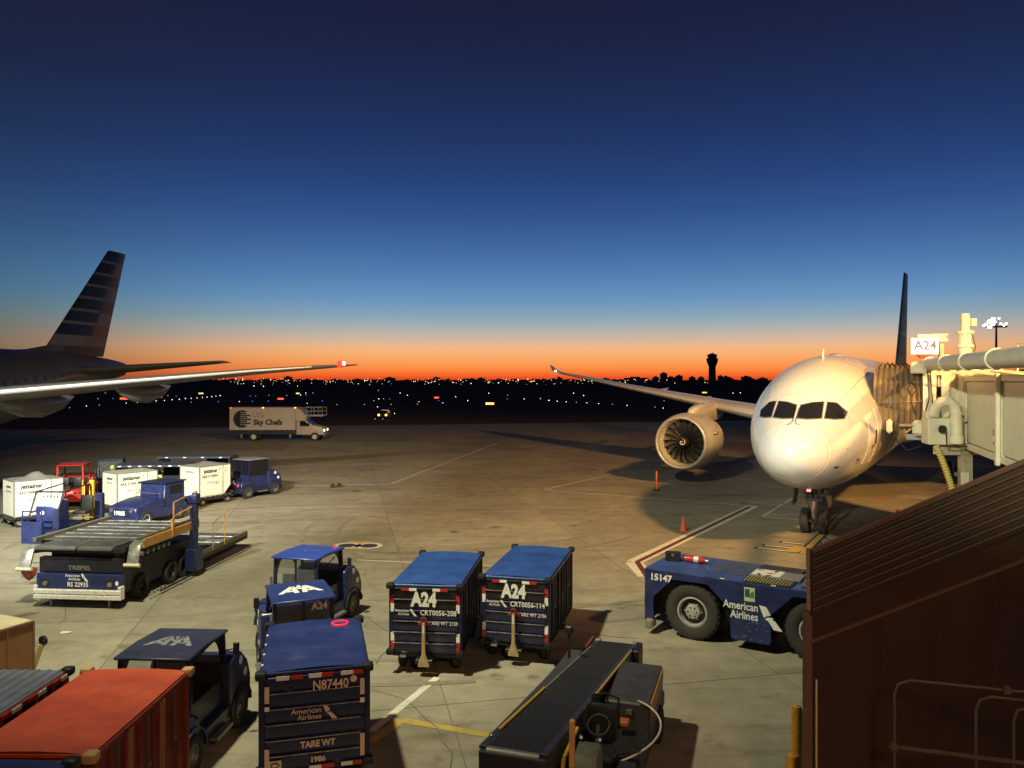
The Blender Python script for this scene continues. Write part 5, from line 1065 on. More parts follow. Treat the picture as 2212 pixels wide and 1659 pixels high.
# ---------------------------------------------------------------- pushback tractor (camera side is local +X, near-left end at y = 0)
def pushback():
    t = thing('pushback_tractor', 'big low blue pushback tractor numbered 15147 with huge tyres and a red extinguisher on top', 'pushback tractor', (4.08, 21.3), -122)
    L = 5.7; ar = []
    def arch(yc): return [(yc - 1.02, .32), (yc - 1.02, .98), (yc - .5, 1.5), (yc + .42, 1.5), (yc + 1.02, .95), (yc + 1.02, .32)]
    pr = [(0, .3)] + arch(1.26) + [(2.32, .24)] + [(3.22, .24)] + arch(4.28)[0:] + [(L, .3), (L, 1.66), (0, 1.70)]
    MB().prism(pr, .98, 1.06).build('side_plate', NAVY, t, .008); MB().prism(pr, -1.06, -.98).build('side_plate', NAVY, t, .008)
    MB().box(-.98, .98, .02, L - .02, 1.52, 1.655).build('deck', NAVY, t); Bx('core', BLACK, t, -.6, .6, .1, L - .1, .4, 1.5)
    Bx('end_plate', NAVY, t, -.98, .98, 0, .06, .3, 1.68); Bx('belly', BLACK, t, -.97, .97, 2.32, 3.24, .3, 1.5)
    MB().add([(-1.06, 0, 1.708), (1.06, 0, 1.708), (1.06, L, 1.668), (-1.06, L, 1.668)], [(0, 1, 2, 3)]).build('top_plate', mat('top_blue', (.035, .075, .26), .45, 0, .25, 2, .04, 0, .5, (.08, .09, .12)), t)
    for y in (1.26, 4.28):
        for x in (-.78, .78): wheel(t, x, y, .71, .5, mat('pale_rim', (.42, .41, .38), .5, .1, .25, 6, .05, 0, .6, (.12, .11, .1)), RUBBERL)
    zt = lambda y: 1.712 - .007 * y
    for k in range(7): Bx('tread_rib', mat('worn_top', (.11, .12, .15), .5, .3, .3, 4), t, -.85 + k * .2, -.78 + k * .2, 1.5, 2.5, zt(2), zt(2) + .012)
    for k in range(9): Bx('vent_rib', mat('worn_top', (.11, .12, .15), .5), t, -.95 + k * .2, -.85 + k * .2, 3.9, 5.6, zt(4), zt(4) + .05, .01)
    gr = Bx('grating', BLACK, t, .42, 1.0, 2.55, 3.72, zt(2.6), zt(2.6) + .02)
    for k in range(15): MB().bar((.44, 2.6 + k * .075, zt(2.6) + .028), (.98, 2.6 + k * .075, zt(2.6) + .028), .03, .02).build('grating_bar', mat('dusty_yellow_steel', (.3, .27, .1), .6), gr)
    Bx('top_hatch', mat('black_hatch', (.02, .02, .022), .5), t, -.85, -.35, 2.6, 3.7, zt(2.6), zt(2.6) + .06, .015); Bx('hatch_cover', mat('grey_hatch', (.2, .2, .21), .5), t, -.32, .38, 2.55, 3.8, zt(2.6), zt(2.6) + .045, .012)
    pl = Bx('placard', WHITE, t, -.28, .34, 2.6, 3.3, zt(2.6) + .05, zt(2.6) + .056)
    for k, (a, b) in enumerate(((.1, .2), (.3, .12), (.5, -.05), (.2, -.15), (.45, .22))): flat('placard_print', [[(0, 0), (.16, .05), (.2, .12), (.04, .1)]], pl, (b, 2.62 + a, zt(2.6) + .057), (math.cos(k * 1.3), math.sin(k * 1.3), 0), (-math.sin(k * 1.3), math.cos(k * 1.3), 0), 1, RUST if k % 2 else LETD)
    for k in range(3): Bx('edge_clip', LETW, t, 1.0, 1.05, 2.0 + k * 1.25, 2.12 + k * 1.25, zt(3), zt(3) + .012)
    X, U = (0, 1, 0), FZ
    text('15147', t, (1.066, .45, 1.5), X, U, .24, LETW, .008, sx=1.0)
    text('American\nAirlines', t, (1.066, 2.96, .98), X, U, .27, LETW, .004, 'RIGHT', sx=.82)
    symbol(t, (1.064, 2.98, .62), X, U, .56, LETW)
    st = flat('sticker', [[(0, 0), (.26, 0), (.26, .34), (0, .34)]], t, (1.064, 2.62, 1.24), X, U, 1, mat('pale_green_sticker', (.55, .62, .4), .5))
    flat('sticker_print', [[(.02, .1), (.13, .1), (.13, .3), (.02, .3)]], st, (1.069, 2.62, 1.24), X, U, 1, mat('dark_green_ink', (.04, .08, .07), .5)); flat('sticker_print', [[(.14, .09), (.24, .09), (.24, .27), (.14, .2)]], st, (1.069, 2.62, 1.24), X, U, 1, mat('green_ink', (.06, .3, .05), .5))
    text('LEKTRO', t, (1.066, 3.9, 1.58), X, U, .09, mat('dim_lettering', (.14, .13, .11), .5)) if False else None
    for k in range(16):
        flat('paint_chip', [[(0, 0), (.05, .004), (.04, .016), (.0, .012)]], t, (1.062, 2.36 + rnd.random() * .82, .3 + rnd.random() ** 2 * .45), X, U, rnd.uniform(.5, 1.6), mat('chipped_paint', (.2, .22, .3), .6))
    Bx('front_step', mat('dusty_step', (.2, .18, .14), .7), t, .85, 1.2, .05, .26, .16, .4, .04)
    Bx('tow_coupling', BLACK, t, -.25, .25, -.35, 0, .45, .75, .03)
    return t
pushback()
e = thing('fire_extinguisher', 'red fire extinguisher lying on top of the pushback tractor', 'fire extinguisher', (4.88, 21.05, 1.70), -30)
MB().lathe([(-.3, .02), (-.29, .06), (-.25, .09), (.2, .09), (.26, .06), (.3, .03)], (.12, 0, .095), 'x', 16).build('cylinder_body', REDP, e)
MB().lathe([(-.05, .092), (.08, .092)], (.16, 0, .095), 'x', 16).build('paper_band', WHITE, e)
MB().cyl((.42, 0, .095), (.5, 0, .095), .035, n=8).build('valve', ALU, e); MB().bar((.46, 0, .12), (.56, 0, .17), .03).build('lever', ALU, e)
k = thing('tool_box', 'black box beside the extinguisher on the pushback tractor', 'box', (4.45, 21.25, 1.70), -15); Bx('box_body', BLACK, k, -.2, .2, -.14, .14, 0, .2, .02); Bx('box_lid', BLACK, k, -.21, .21, -.15, .15, .2, .235, .01); Bx('latch', STEEL, k, -.04, .04, -.16, -.15, .15, .22)
# ---------------------------------------------------------------- jet bridge
def jet_bridge():
    B = Vector((18.1, 31.3, 0)); t = thing('jet_bridge', 'cream jet bridge with a roof pipe, joined to the airliner by pleated bellows', 'jet bridge', tuple(B))
    CR = mat('cream_bridge_paint', (.60, .60, .47), .5, 0, .08, .8, .02, 0, .3, (.36, .34, .25)); CR2 = mat('bridge_trim_paint', (.64, .61, .48), .45, 0, .1, 2, .01, 0, .2, (.4, .36, .26))
    d = Vector((-.35, -.937, 0)); n = Vector((d.y, -d.x, 0)); n = Vector((-.937, .35, 0))        # d: towards the terminal, n: camera side
    def bld(mb, name, m, bevel=0, **k): return mb.build(name, m, t if 'parent' not in k else k['parent'], bevel, world=True) if 'parent' not in k else mb.build(name, m, k['parent'], bevel)
    P = lambda s, o, z: Vector((17.95, 30.4, 0)) + d * s - n * o + Vector((0, 0, z))
    def slab(s0, s1, o0, o1, z0, z1, name, m, bevel=0): 
        v = [P(s, o, z) for z in (z0, z1) for o in (o0, o1) for s in (s0, s1)]
        return MB().add(v, [(0, 2, 3, 1), (4, 5, 7, 6), (0, 1, 5, 4), (2, 6, 7, 3), (0, 4, 6, 2), (1, 3, 7, 5)]).build(name, m, t, bevel, world=True)
    # telescoping tunnel: two sections, wall panels between ribs, top and bottom rails
    slab(0, 22, .08, 2.8, 4.1, 6.7, 'tunnel_body', CR); s = .0; k = 0
    while s < 21:
        slab(s + .07, s + 5.63, -.0, .075, 4.25, 6.62, 'wall_panel', CR, .01); slab(s - .05, s + .06, -.05, .075, 4.05, 6.75, 'wall_rib', CR2, .01); s += 5.7
    slab(-.1, 22, -.07, .06, 3.98, 4.2, 'lower_rail', CR2, .015); slab(-.1, 22, -.07, .06, 6.64, 6.82, 'upper_rail', CR2, .015); slab(-.1, 22, -.05, 2.9, 6.83, 6.9, 'roof', CR2)
    slab(5.62, 5.86, -.2, -.07, 3.9, 6.9, 'section_frame', CR2, .02)
    flat('warning_sticker', [[(0, 0), (.22, 0), (.22, .5), (0, .5)]], t, P(4.55, -.012, 4.5) - B, d, FZ, 1, REFR); flat('sticker_print', [[(.03, .1), (.19, .1), (.19, .3), (.03, .3)]], t, P(4.55, -.018, 4.5) - B, d, FZ, 1, WHITE)
    # pipe along the roof edge with flanges
    a, b = Vector((17.0, 31.3, 7.33)), Vector((9.6, 11, 7.2)); MB().cyl(a, b, .27, n=20).build('roof_pipe', mat('pipe_grey', (.5, .5, .42), .5, .1, .12, 1.5, .02, 0, .3, (.3, .27, .2)), t, world=True)
    u = (b - a).normalized()
    for q in (.05, 3.6, 7.2, 10.8): MB().cyl(a + u * q, a + u * (q + .14), .305, n=20).build('pipe_flange', CR2, t, world=True)
    MB().cyl(a - u * .2, a, .27, .2, 20).build('pipe_end', STEEL, t, world=True)
    for q in (1.8, 5.4, 9): MB().bar(a + u * q + Vector((0, 0, -.25)), P(q, .1, 6.85), .09).build('pipe_bracket', CR2, t, world=True)
    # cab: rotating head with posts, glass and panels
    def bx(cx, cy, cz, sx, sy, sz, rz, name, m, bevel=.01):
        M = Matrix.Translation((cx, cy, cz)) @ Matrix.Rotation(R(rz), 4, 'Z'); return MB().box(-sx / 2, sx / 2, -sy / 2, sy / 2, -sz / 2, sz / 2, M).build(name, m, t, bevel, world=True)
    bx(19.0, 32.75, 5.6, 2.1, 3.5, 2.7, -31, 'cab', CR); bx(19.0, 32.75, 7.05, 2.3, 3.7, .2, -31, 'cab_roof', CR2)
    for x, y, w_ in ((17.12, 31.75, .3), (17.25, 31.5, .2), (17.62, 31.3, .28)): bx(x, y, 5.5, w_, .2, 2.8, -25, 'cab_post', CR2)
    bx(17.75, 31.45, 5.9, .6, .16, 1.9, -20, 'cab_pillar', CR2); bx(17.42, 31.45, 5.75, .3, .06, 1.3, -25, 'cab_window', DGLASS)
    bx(17.4, 31.5, 6.98, 1.0, .3, .2, -20, 'roof_beam', CR2); bx(16.95, 32.1, 7.2, .55, .8, .5, -31, 'canopy_edge', CR2, .06)
    bx(18.3, 31.2, 5.4, .2, .2, 2.8, -20, 'dark_recess', BLACK)
    # pleated bellows onto the fuselage
    c0 = Vector((NP.x, NP.y, 0)) + AX * 7.3 + PP * 2.35; c1 = c0 + Vector((1.55, -.62, 0)); ring = []
    np_ = 9; pts = [(-1.75, 4.55), (-1.8, 5.2), (-1.8, 5.9), (-1.72, 6.6), (-1.2, 7.2), (0, 7.45), (1.2, 7.3), (1.8, 6.6), (1.9, 5.5), (1.75, 4.55)]
    for i in range(np_ * 2 + 1):
        q = i / (np_ * 2); c = c0.lerp(c1, q); k = (1.0 if i % 2 == 0 else .92) * (1.03 - .05 * q)
        ac = Vector((-.519, -.855, 0)).lerp(Vector((-.40, -.916, 0)), q).normalized()
        ring.append([c + ac * (-x * k) + Vector((0, 0, 5.9 + (z - 5.9) * k)) for x, z in pts])
    MB().loft(ring, False, False, True).build('bellows', mat('bellows_fabric', (.2, .14, .08), .75, 0, .25, 2, .05, 0, .5, (.14, .1, .06)), t, world=True, angle=20)
    n0, n1 = c0 - Vector((-.519, -.855, 0)) * -1.78, c1 - Vector((-.40, -.916, 0)) * -1.75
    MB().tube([n0 + Vector((0, -.02, 5.7)), n1 + Vector((0, -.04, 5.8))], .025, 5).build('bellows_strap', STEEL, t, world=True)
    bx(16.85, 31.85, 4.7, .5, .55, .65, -30, 'bumper_pad', CR2, .12); bx(15.75, 32.1, 4.75, .22, .5, .6, -30, 'bumper_pad', CR2, .1); MB().cyl((16.05, 31.95, 4.8), (16.6, 31.85, 4.8), .09, n=10).build('bumper_roller', ALU, t, world=True)
    bx(18.4, 32.9, 4.3, 2.6, 2.9, .25, -31, 'cab_floor', STEEL)
    # drive column and its outer tube, cross beam, bogie
    MB().cyl((18.25, 31.0, 6.8), (18.25, 31.0, 8.6), .25, n=16).build('lift_column', CR2, t, world=True); MB().cyl((18.25, 31.0, 8.6), (18.25, 31.0, 9.35), .17, n=16).build('column_top', CR2, t, world=True)
    for z in (8.0, 8.55): MB().cyl((18.25, 31.0, z), (18.25, 31.0, z + .1), .34, n=16).build('column_flange', CR2, t, world=True)
    bx(18.5, 30.9, 9.0, .2, .25, .3, 0, 'column_motor', CR2); MB().tube([(18.4, 30.75, 8.5), (18.5, 30.7, 8.0), (18.3, 30.7, 7.4), (18.6, 30.75, 7.2)], .02, 5).build('column_cable', BLACK, t, world=True)
    bx(18.15, 30.75, 5.4, .42, .34, 2.9, 0, 'column_sleeve', CR2, .02); bx(18.2, 30.9, 2.2, .4, .4, 3.6, 0, 'column_leg', mat('dim_cream', (.36, .34, .26), .5, 0, .15, 2), .02); bx(18.05, 30.66, 1.9, .3, .1, 2.2, 0, 'leg_plate', CR, .01)
    bx(18.4, 31.2, 3.85, 2.6, .5, .35, 10, 'cross_beam', CR2, .02); bx(18.6, 31.4, .75, 2.2, .6, .5, 10, 'bogie_beam', STEEL, .03)
    for x in (-.8, .8): wheel(t, .4 + x, .1, .5, .35)
    bx(17.2, 29.9, 7.9, .08, .08, 2.1, 0, 'sign_arm', CR2) if False else None
    for sx in (0, .12): MB().bar((17.95 + sx * 8, 32.2, 7.0), (17.95 + sx * 8, 32.2, 8.2), .16).build('beam_post', CR2, t, world=True)
    MB().bar((16.95, 32.2, 8.42), (18.1, 32.0, 8.45), .18, .32).build('light_beam', mat('bright_cream', (.8, .77, .62), .4), t, world=True)
    # roof railings
    for s0, s1, z in ((.6, 3.9, 8.05), ):
        for s_ in (s0, (s0 + s1) / 2, s1): MB().bar(P(s_, 1.6, 6.9), P(s_, 1.6, z), .05).build('roof_rail_post', CR2, t, world=True)
        for zz in (z, z - .45): MB().bar(P(s0, 1.6, zz), P(s1, 1.6, zz), .045).build('roof_rail', CR2, t, world=True)
    RR = mat('rusty_railing', (.3, .16, .08), .6)
    for k in range(6):
        s_ = -.2 + k * .55; MB().bar(P(s_, 2.6 + .25 * k, 6.9), P(s_, 2.6 + .25 * k, 8.35), .04).build('rear_rail_post', RR, t, world=True)
    for zz in (8.35, 8.0, 7.6): MB().bar(P(-.2, 2.6, zz), P(2.55, 3.85, zz), .04).build('rear_rail', RR, t, world=True)
    # conditioning unit with its bent duct and the yellow hose
    ac = bx(17.15, 30.7, 4.65, 1.25, .9, 1.05, -12, 'air_unit', CR, .03); bx(16.75, 30.75, 5.3, .5, .6, .3, -12, 'air_unit_lid', CR2, .04)
    Q = lambda pts: [Vector(p) for p in pts]
    MB().tube(Q([(16.68, 30.45, 5.3), (16.70, 30.3, 5.62), (16.85, 30.2, 5.82), (17.08, 30.12, 5.86), (17.28, 30.1, 5.70), (17.36, 30.1, 5.4), (17.38, 30.1, 4.9), (17.38, 30.1, 4.5)]), .21, 14).build('bent_duct', CR2, t, world=True)
    for z in (5.35, 4.95, 4.55): MB().cyl((17.375, 30.1, z), (17.375, 30.1, z + .05), .235, n=14).build('duct_clamp', CR, t, world=True)
    MB().cyl((17.38, 30.1, 4.2), (17.38, 30.1, 4.5), .26, .26, 14).build('duct_outlet', CR2, t, world=True); MB().cyl((16.85, 30.22, 4.75), (16.9, 30.1, 4.75), .16, n=12).build('fan_port', BLACK, t, world=True)
    hs = []; rr = []
    for k in range(61):
        q = k / 60; p = Vector((16.75 + .35 * q, 30.4, 4.1)).lerp(Vector((17.3, 30.1, 2.1)), min(1, q / .62)) if q < .62 else Vector((17.3, 30.1, 2.1)).lerp(Vector((18.05, 30.2, 1.75)), (q - .62) / .38) + Vector((0, 0, -.25 * math.sin(math.pi * (q - .62) / .38)))
        hs.append(p); rr.append(.13 if k % 2 else .105)
    MB().tube(hs, rr, 10).build('yellow_hose', mat('yellow_hose', (.5, .42, .13), .6, 0, .15, 4), t, world=True)
    for pts in ([(16.75, 31.0, 7.1), (16.75, 30.9, 5.9), (16.6, 30.9, 5.4)], [(16.85, 31.0, 7.1), (16.88, 30.9, 5.8), (16.75, 30.9, 5.2)], [(16.3, 31.4, 6.0), (16.15, 31.4, 6.3), (16.3, 31.4, 6.6), (16.5, 31.4, 6.3), (16.25, 31.4, 5.9), (16.45, 31.4, 5.3)], [(15.95, 31.8, 6.6), (15.9, 31.8, 4.2), (16.2, 31.5, 3.8), (16.6, 31.2, 4.0)], [(17.75, 30.2, 5.0), (17.95, 30.1, 5.1), (17.85, 30.1, 4.3), (18.1, 30.1, 3.9)], [(16.9, 29.95, 4.7), (16.9, 29.9, 4.1), (17.8, 29.9, 4.1)]):
        MB().tube(Q(pts), .028, 6).build('cable', BLACK, t, world=True)
jet_bridge()
sg = thing('gate_sign', 'white illuminated gate sign reading A24 above the jet bridge', 'sign', (16.75, 31.2, 7.75), -8)
Bx('lit_panel', emit('lit_sign', (.93, .96, 1), 3), sg, -.5, .5, -.02, .05, 0, .62); Bx('housing', CREAM, sg, -.53, .53, .055, .2, -.03, .65, .01); text('A24', sg, (0, -.03, .32), FX, FZ, .52, mat('sign_letter', (.09, .1, .13), .5), .012)
MB().prism([(-.3, -.03), (.3, -.03), (.15, -.18), (-.15, -.18)], 0, .15, 'y').build('lamp_pod', RUST, sg); MB().cyl((.05, .1, -.95), (.05, .1, -.1), .04, n=8).build('post', CREAM, sg)
# ---------------------------------------------------------------- brown metal building in front
def shed():
    BR = mat('brown_cladding', (.056, .027, .016), .5, 0, .15, .6, .01, 0, .25, (.04, .016, .009)); BR2 = mat('brown_trim', (.15, .08, .055), .5, 0, .15, 2); RFM = mat('brown_roof_sheet', (.05, .028, .02), .4, .1, .2, 1, .01)
    W0 = Vector((4.26, 11, 0)); d = Vector((.9, .436, 0)); n = Vector((.436, -.9, 0)); T = 7.5
    t = thing('metal_shed', 'dark brown metal-clad building with a ribbed sloping roof, close to the viewer', 'building', tuple(W0))
    Pn = lambda s, o, z: W0 + d * s + n * o + Vector((0, 0, z))
    ez = lambda s: 3.40 + .16 * s
    def rdg(s): q = s / 5.04; return Vector((4.42, 11.32, 4.19)).lerp(Vector((9.15, 13.75, 5.25)), q)
    def eave(s): return Pn(s, .06, ez(s))
    # cladding sheets
    w_ = 1.45; s = 0
    while s < T:
        e_ = min(T, s + w_); a, b, c, f = Pn(s + .006, 0, -.02), Pn(e_ - .006, 0, -.02), Pn(e_ - .006, 0, ez(e_) - .02), Pn(s + .006, 0, ez(s) - .02)
        v = [a, b, c, f] + [p - n * .05 for p in (a, b, c, f)]
        MB().add(v, [(0, 1, 2, 3), (7, 6, 5, 4), (0, 4, 5, 1), (1, 5, 6, 2), (2, 6, 7, 3), (3, 7, 4, 0)]).build('cladding_sheet', BR, t, world=True); s += w_
    MB().bar(Pn(-.03, .03, 2.97), Pn(T, .03, 2.97 + .13 * T), .05, .045).build('trim_strip', BR2, t, world=True)
    MB().bar(Pn(-.03, -.02, -.02), Pn(-.03, -.02, 3.42), .1, .1).build('corner_post', BR2, t, world=True); MB().bar(Pn(.1, .02, -.02), Pn(.1, .02, 2.4), .025).build('conduit', CREAM, t, world=True)
    MB().add([Pn(-.02, -.05, 0), Vector((rdg(0).x, rdg(0).y, 0)), rdg(0) + Vector((.02, .02, -.04)), Pn(-.02, -.05, 3.4)], [(0, 1, 2, 3)]).build('end_wall', BR, t, world=True)
    # roof slope and its ribs
    a, b, c, f = eave(-.05), eave(T), rdg(T), rdg(-.05)
    MB().add([a, b, c, f] + [p - Vector((0, 0, .05)) for p in (a, b, c, f)], [(0, 1, 2, 3), (7, 6, 5, 4), (0, 4, 5, 1), (1, 5, 6, 2), (2, 6, 7, 3), (3, 7, 4, 0)]).build('roof_slope', RFM, t, world=True)
    nn = (b - a).cross(f - a).normalized()
    for k in range(8):
        q = .04 + k / 7.6; p, r_ = a.lerp(f, q) + nn * .012, b.lerp(c, q) + nn * .012; up = (f - a).normalized(); h = .035
        MB().loft([[e + up * x + nn * y for x, y in ((-.04, -.01), (-.016, h), (.016, h), (.04, -.01))] for e in (p, r_)]).build('roof_rib', mat('brown_rib_highlight', (.09, .056, .04), .35, .1, .2, 3), t, world=True)  # lighter brown, the light caught by the ribs painted into the colour
    MB().bar(f + nn * .03, c + nn * .03, .06, .05).build('ridge_cap', BR2, t, world=True)
    MB().bar(a + Vector((-.03, 0, .02)), f + Vector((-.03, 0, .04)), .05, .09).build('barge_board', BR2, t, world=True)
    back = [rdg(-.05), rdg(T), rdg(T) * 1, rdg(-.05) * 1]
    MB().add([rdg(-.05), rdg(T), Vector((rdg(T).x, rdg(T).y, 0)), Vector((rdg(-.05).x, rdg(-.05).y, 0))], [(0, 1, 2, 3)]).build('back_wall', BR, t, world=True)
shed()
RAILM = mat('pipe_railing_paint', (.12, .08, .06), .5, .1, .2, 4)
def guard():
    t = thing('guard_rail', 'brown bent-pipe guard rail in front of the metal building', 'railing', (5.37, 10.8, 0)); d = Vector((.957, -.29, 0))
    P = lambda s, z, o=0: d * s + Vector((0, o, z))
    MB().tube([P(0, 0), P(0, 2.3), P(.05, 2.43), P(.2, 2.5), P(3, 2.5)], .019, 8).build('top_rail', RAILM, t)
    MB().tube([P(1.01, 0), P(1.01, 2.2), P(1.06, 2.33), P(1.19, 2.39), P(3, 2.39)], .019, 8).build('inner_rail', RAILM, t); MB().tube([P(1.46, 0), P(1.46, 2.1), P(1.5, 2.24), P(1.62, 2.3), P(3, 2.3)], .019, 8).build('inner_rail', RAILM, t)
    MB().bar(P(-.08, 1.56, -.03), P(3, 1.56, -.03), .028, .045).build('mid_rail', RAILM, t)
    for s, z in ((-.02, 1.56), (1.36, 2.52), (2.2, 1.56)): MB().bar(P(s - .04, z, -.03), P(s + .04, z, -.03), .07, .1).build('clamp', RAILM, t)
guard()
# ---------------------------------------------------------------- small things on the apron
def bollard(loc, h, r, label):
    t = thing('bollard', label, 'bollard', loc, 0, 'yellow bollards by the metal building'); mb = MB().lathe([(0, r), (h - .1, r), (h - .03, r * .85), (h, r * .4)], axis='z', n=20); mb.build('post', mat('chipped_yellow', (.62, .30, .035), .5, 0, .12, 5, .03, 0, .55, (.09, .05, .02)), t)
    MB().lathe([(0, r + .05), (.03, r + .05)], axis='z', n=20).build('base_collar', BLACK, t)
bollard((4.72, 12.75, 0), 1.32, .088, 'yellow bollard with chipped paint, the farther of two at the building corner'); bollard((4.22, 11.55, 0), 1.1, .1, 'orange-yellow bollard nearest the viewer at the building corner')
CONE = mat('fluorescent_orange', (.75, .11, .03), .5, 0, .1, 5)
c = G(1476, 1147); t = thing('traffic_cone', 'small bright orange traffic cone beside the painted safety line', 'traffic cone', tuple(c)); Bx('base', CONE, t, -.17, .17, -.17, .17, 0, .03, .01); MB().lathe([(.03, .13), (.6, .028)], axis='z', n=20).build('cone_body', CONE, t); MB().lathe([(.6, .03), (.62, .02)], axis='z', n=12).build('cone_tip', CONE, t)
c = G(1418, 1059); t = thing('delineator_post', 'slim orange delineator post on a black base in front of the engine', 'delineator', tuple(c)); MB().lathe([(0, .25), (.05, .22), (.07, .1)], axis='z', n=16).build('base', BLACK, t); MB().lathe([(.06, .05), (1.12, .045), (1.16, .03)], axis='z', n=12).build('post', CONE, t)
for z in (.75, .92): MB().lathe([(z, .053), (z + .08, .053)], axis='z', n=12).build('reflective_band', mat('worn_band', (.6, .25, .15), .4), t)
for (u, v), lb in (((719, 1053), 'dark wheel chock on the open apron, the left of a pair'), ((733, 1052), 'dark wheel chock on the open apron, the right of a pair')):
    c = G(u, v); t = thing('wheel_chock', lb, 'wheel chock', tuple(c), 20, 'wheel chocks on the apron'); MB().prism([(-.2, 0), (.2, 0), (.04, .24), (-.04, .24)], -.12, .12).build('wedge', BLACK, t); MB().tube([(.12, 0, .12), (.3, .1, .05), (.4, 0, .03)], .015, 5).build('rope', BLACK, t)
for (u, v), rz, lb in (((142, 1367), 20, 'scrap of white paper lying on the concrete before the loader'), ((92, 1386), -30, 'crumpled pale scrap near the tan container')):
    c = G(u, v); o = MB().add([(-.13, -.06, .008), (.1, -.09, .02), (.15, .05, .012), (-.1, .08, .03), (0, 0, .045)], [(0, 1, 4), (1, 2, 4), (2, 3, 4), (3, 0, 4)]).build('litter_scrap', WHITE); o.location = c; o.rotation_euler = (0, 0, R(rz)); tag(o, lb, 'litter')
# ---------------------------------------------------------------- catering truck (local +X forward, camera side is -Y)
def truck():
    Y = 84.0; k = Y / F; t = thing('catering_truck', 'white catering truck with a dark striped disc and Sky Chefs on its box', 'truck', ((560 - UC) * k, Y + 1.2, -.03), 1)
    TW = mat('truck_white', (.42, .37, .3), .5, 0, .06, .6, .01, 0, .2, (.35, .3, .24)); X0, X1 = -3.2, 3.9
    bx_ = Bx('cargo_box', TW, t, X0, X1, -1.2, 1.2, 1.22, 3.68, .03)
    MB().prism([(X1, 2.2), (X1, 3.6), (X1 + .5, 3.5), (X1 + 1.15, 2.75), (X1 + 1.1, 2.2)], -1.15, 1.15, 'y').build('box_nose', TW, t, .05)
    for x in (X0, .35, X1 - .1): Bx('box_rib', TW, bx_, x - .03, x + .03, -1.225, -1.2, 1.22, 3.68)
    Bx('skirt', BLACK, t, X0 + .1, X1, -1.1, 1.1, .75, 1.2)
    cab = MB().prism([(3.95, .7), (3.95, 2.35), (4.9, 2.35), (5.75, 1.72), (6.75, 1.5), (6.95, 1.3), (6.95, .65)], -1.0, 1.0, 'y').build('cab', TW, t, .06, 2)
    Bx('cab_gap', BLACK, t, 3.9, 3.96, -1.05, 1.05, .7, 2.2)
    for sy in (-1.006, 1.006): MB().prism([(4.35, 1.62), (4.35, 2.2), (4.85, 2.2), (5.4, 1.75), (5.4, 1.62)], sy - .006, sy + .006, 'y').build('side_window', DGLASS, cab)
    MB().add([(4.98, -.88, 2.32), (5.74, -.88, 1.76), (5.74, .88, 1.76), (4.98, .88, 2.32)], [(0, 1, 2, 3)]).build('windscreen', DGLASS, cab, loc=(.02, 0, .02))
    Bx('door_handle', BLACK, cab, 4.3, 4.45, -1.03, -1.0, 1.45, 1.5); Bx('mirror', BLACK, cab, 5.3, 5.4, -1.3, -1.1, 1.7, 2.05, .03)
    Bx('front_bumper', STEEL, t, 6.9, 7.1, -1.05, 1.05, .5, .78, .04)
    for y in (-.8, .8): Bx('headlight', emit('headlamp', (1, .85, .6), 4), cab, 6.9, 7.0, y - .16, y + .16, 1.05, 1.28, .02)
    for x, r_ in ((-.7, .47), (5.95, .47)):
        for y in (-.92, .92):
            w_ = wheel(t, x, y, r_, .3, mat('truck_rim', (.5, .47, .42), .5)); w_.rotation_euler = (0, 0, R(90))
    for x in (-2.0, 3.3):
        for y in (-1.0, 1.0): Bx('outrigger', STEEL, t, x - .1, x + .1, y - .08, y + .08, .35, 1.2)
    # emblem and name
    rad = .98; cz = 2.42; cx = X0 + 1.35; D = []
    for k2 in range(9):
        z0 = -rad + k2 * 2 * rad / 9; h = 2 * rad / 9 * (.96 if k2 < 1 or k2 > 7 else .74); pts = []
        for zz in (z0, z0 + h): pts.append(math.sqrt(max(0, rad * rad - zz * zz)))
        rt = .55 if k2 % 2 else 1; D.append([(-pts[0], z0), (pts[0] * rt, z0), (pts[1] * rt, z0 + h), (-pts[1], z0 + h)])
    D.append([(.0 + rad * -1 * math.cos(a) * .99, rad * math.sin(a) * .99) for a in [(-1.35 + 2.7 * q / 12) for q in range(13)]])
    flat('disc_emblem', D, bx_, (cx, -1.231, cz), (1, 0, 0), FZ, 1, LETD)
    text('Sky Chefs', bx_, (cx + 1.2, -1.231, 2.05), (1, 0, 0), FZ, .8, LETD, .035, 'LEFT', sx=.98); text('LSG', bx_, (cx + 1.15, -1.231, 2.85), (1, 0, 0), FZ, .7, mat('faint_lettering', (.27, .23, .17), .5), .01, 'LEFT')
    text('NOV 09', bx_, (X1 - 1.0, -1.231, 3.35), (1, 0, 0), FZ, .2, mat('grey_lettering', (.22, .22, .21), .5)) if False else None
    for x, m in ((X0 + .1, TAILR), (.4, emit('amber_marker', (1, .4, .1), 6)), (X1, emit('amber_marker', (1, .4, .1), 6))): Bx('marker_lamp', m, bx_, x - .08, x + .08, -1.26, -1.2, 3.62, 3.70)
    # front service platform
    Bx('platform', ALU, t, X1 + .75, 6.9, -1.1, 1.1, 2.72, 2.8)
    for x in (X1 + 1.2, 5.9, 6.8):
        for y in (-1.05, 1.05): MB().bar((x, y, 2.8), (x, y, 3.66), .05).build('platform_post', STEEL, t)
    for z in (3.25, 3.66):
        for y in (-1.05, 1.05): MB().bar((X1 + .6, y, z), (6.8, y, z), .05).build('platform_rail', STEEL, t)
truck()
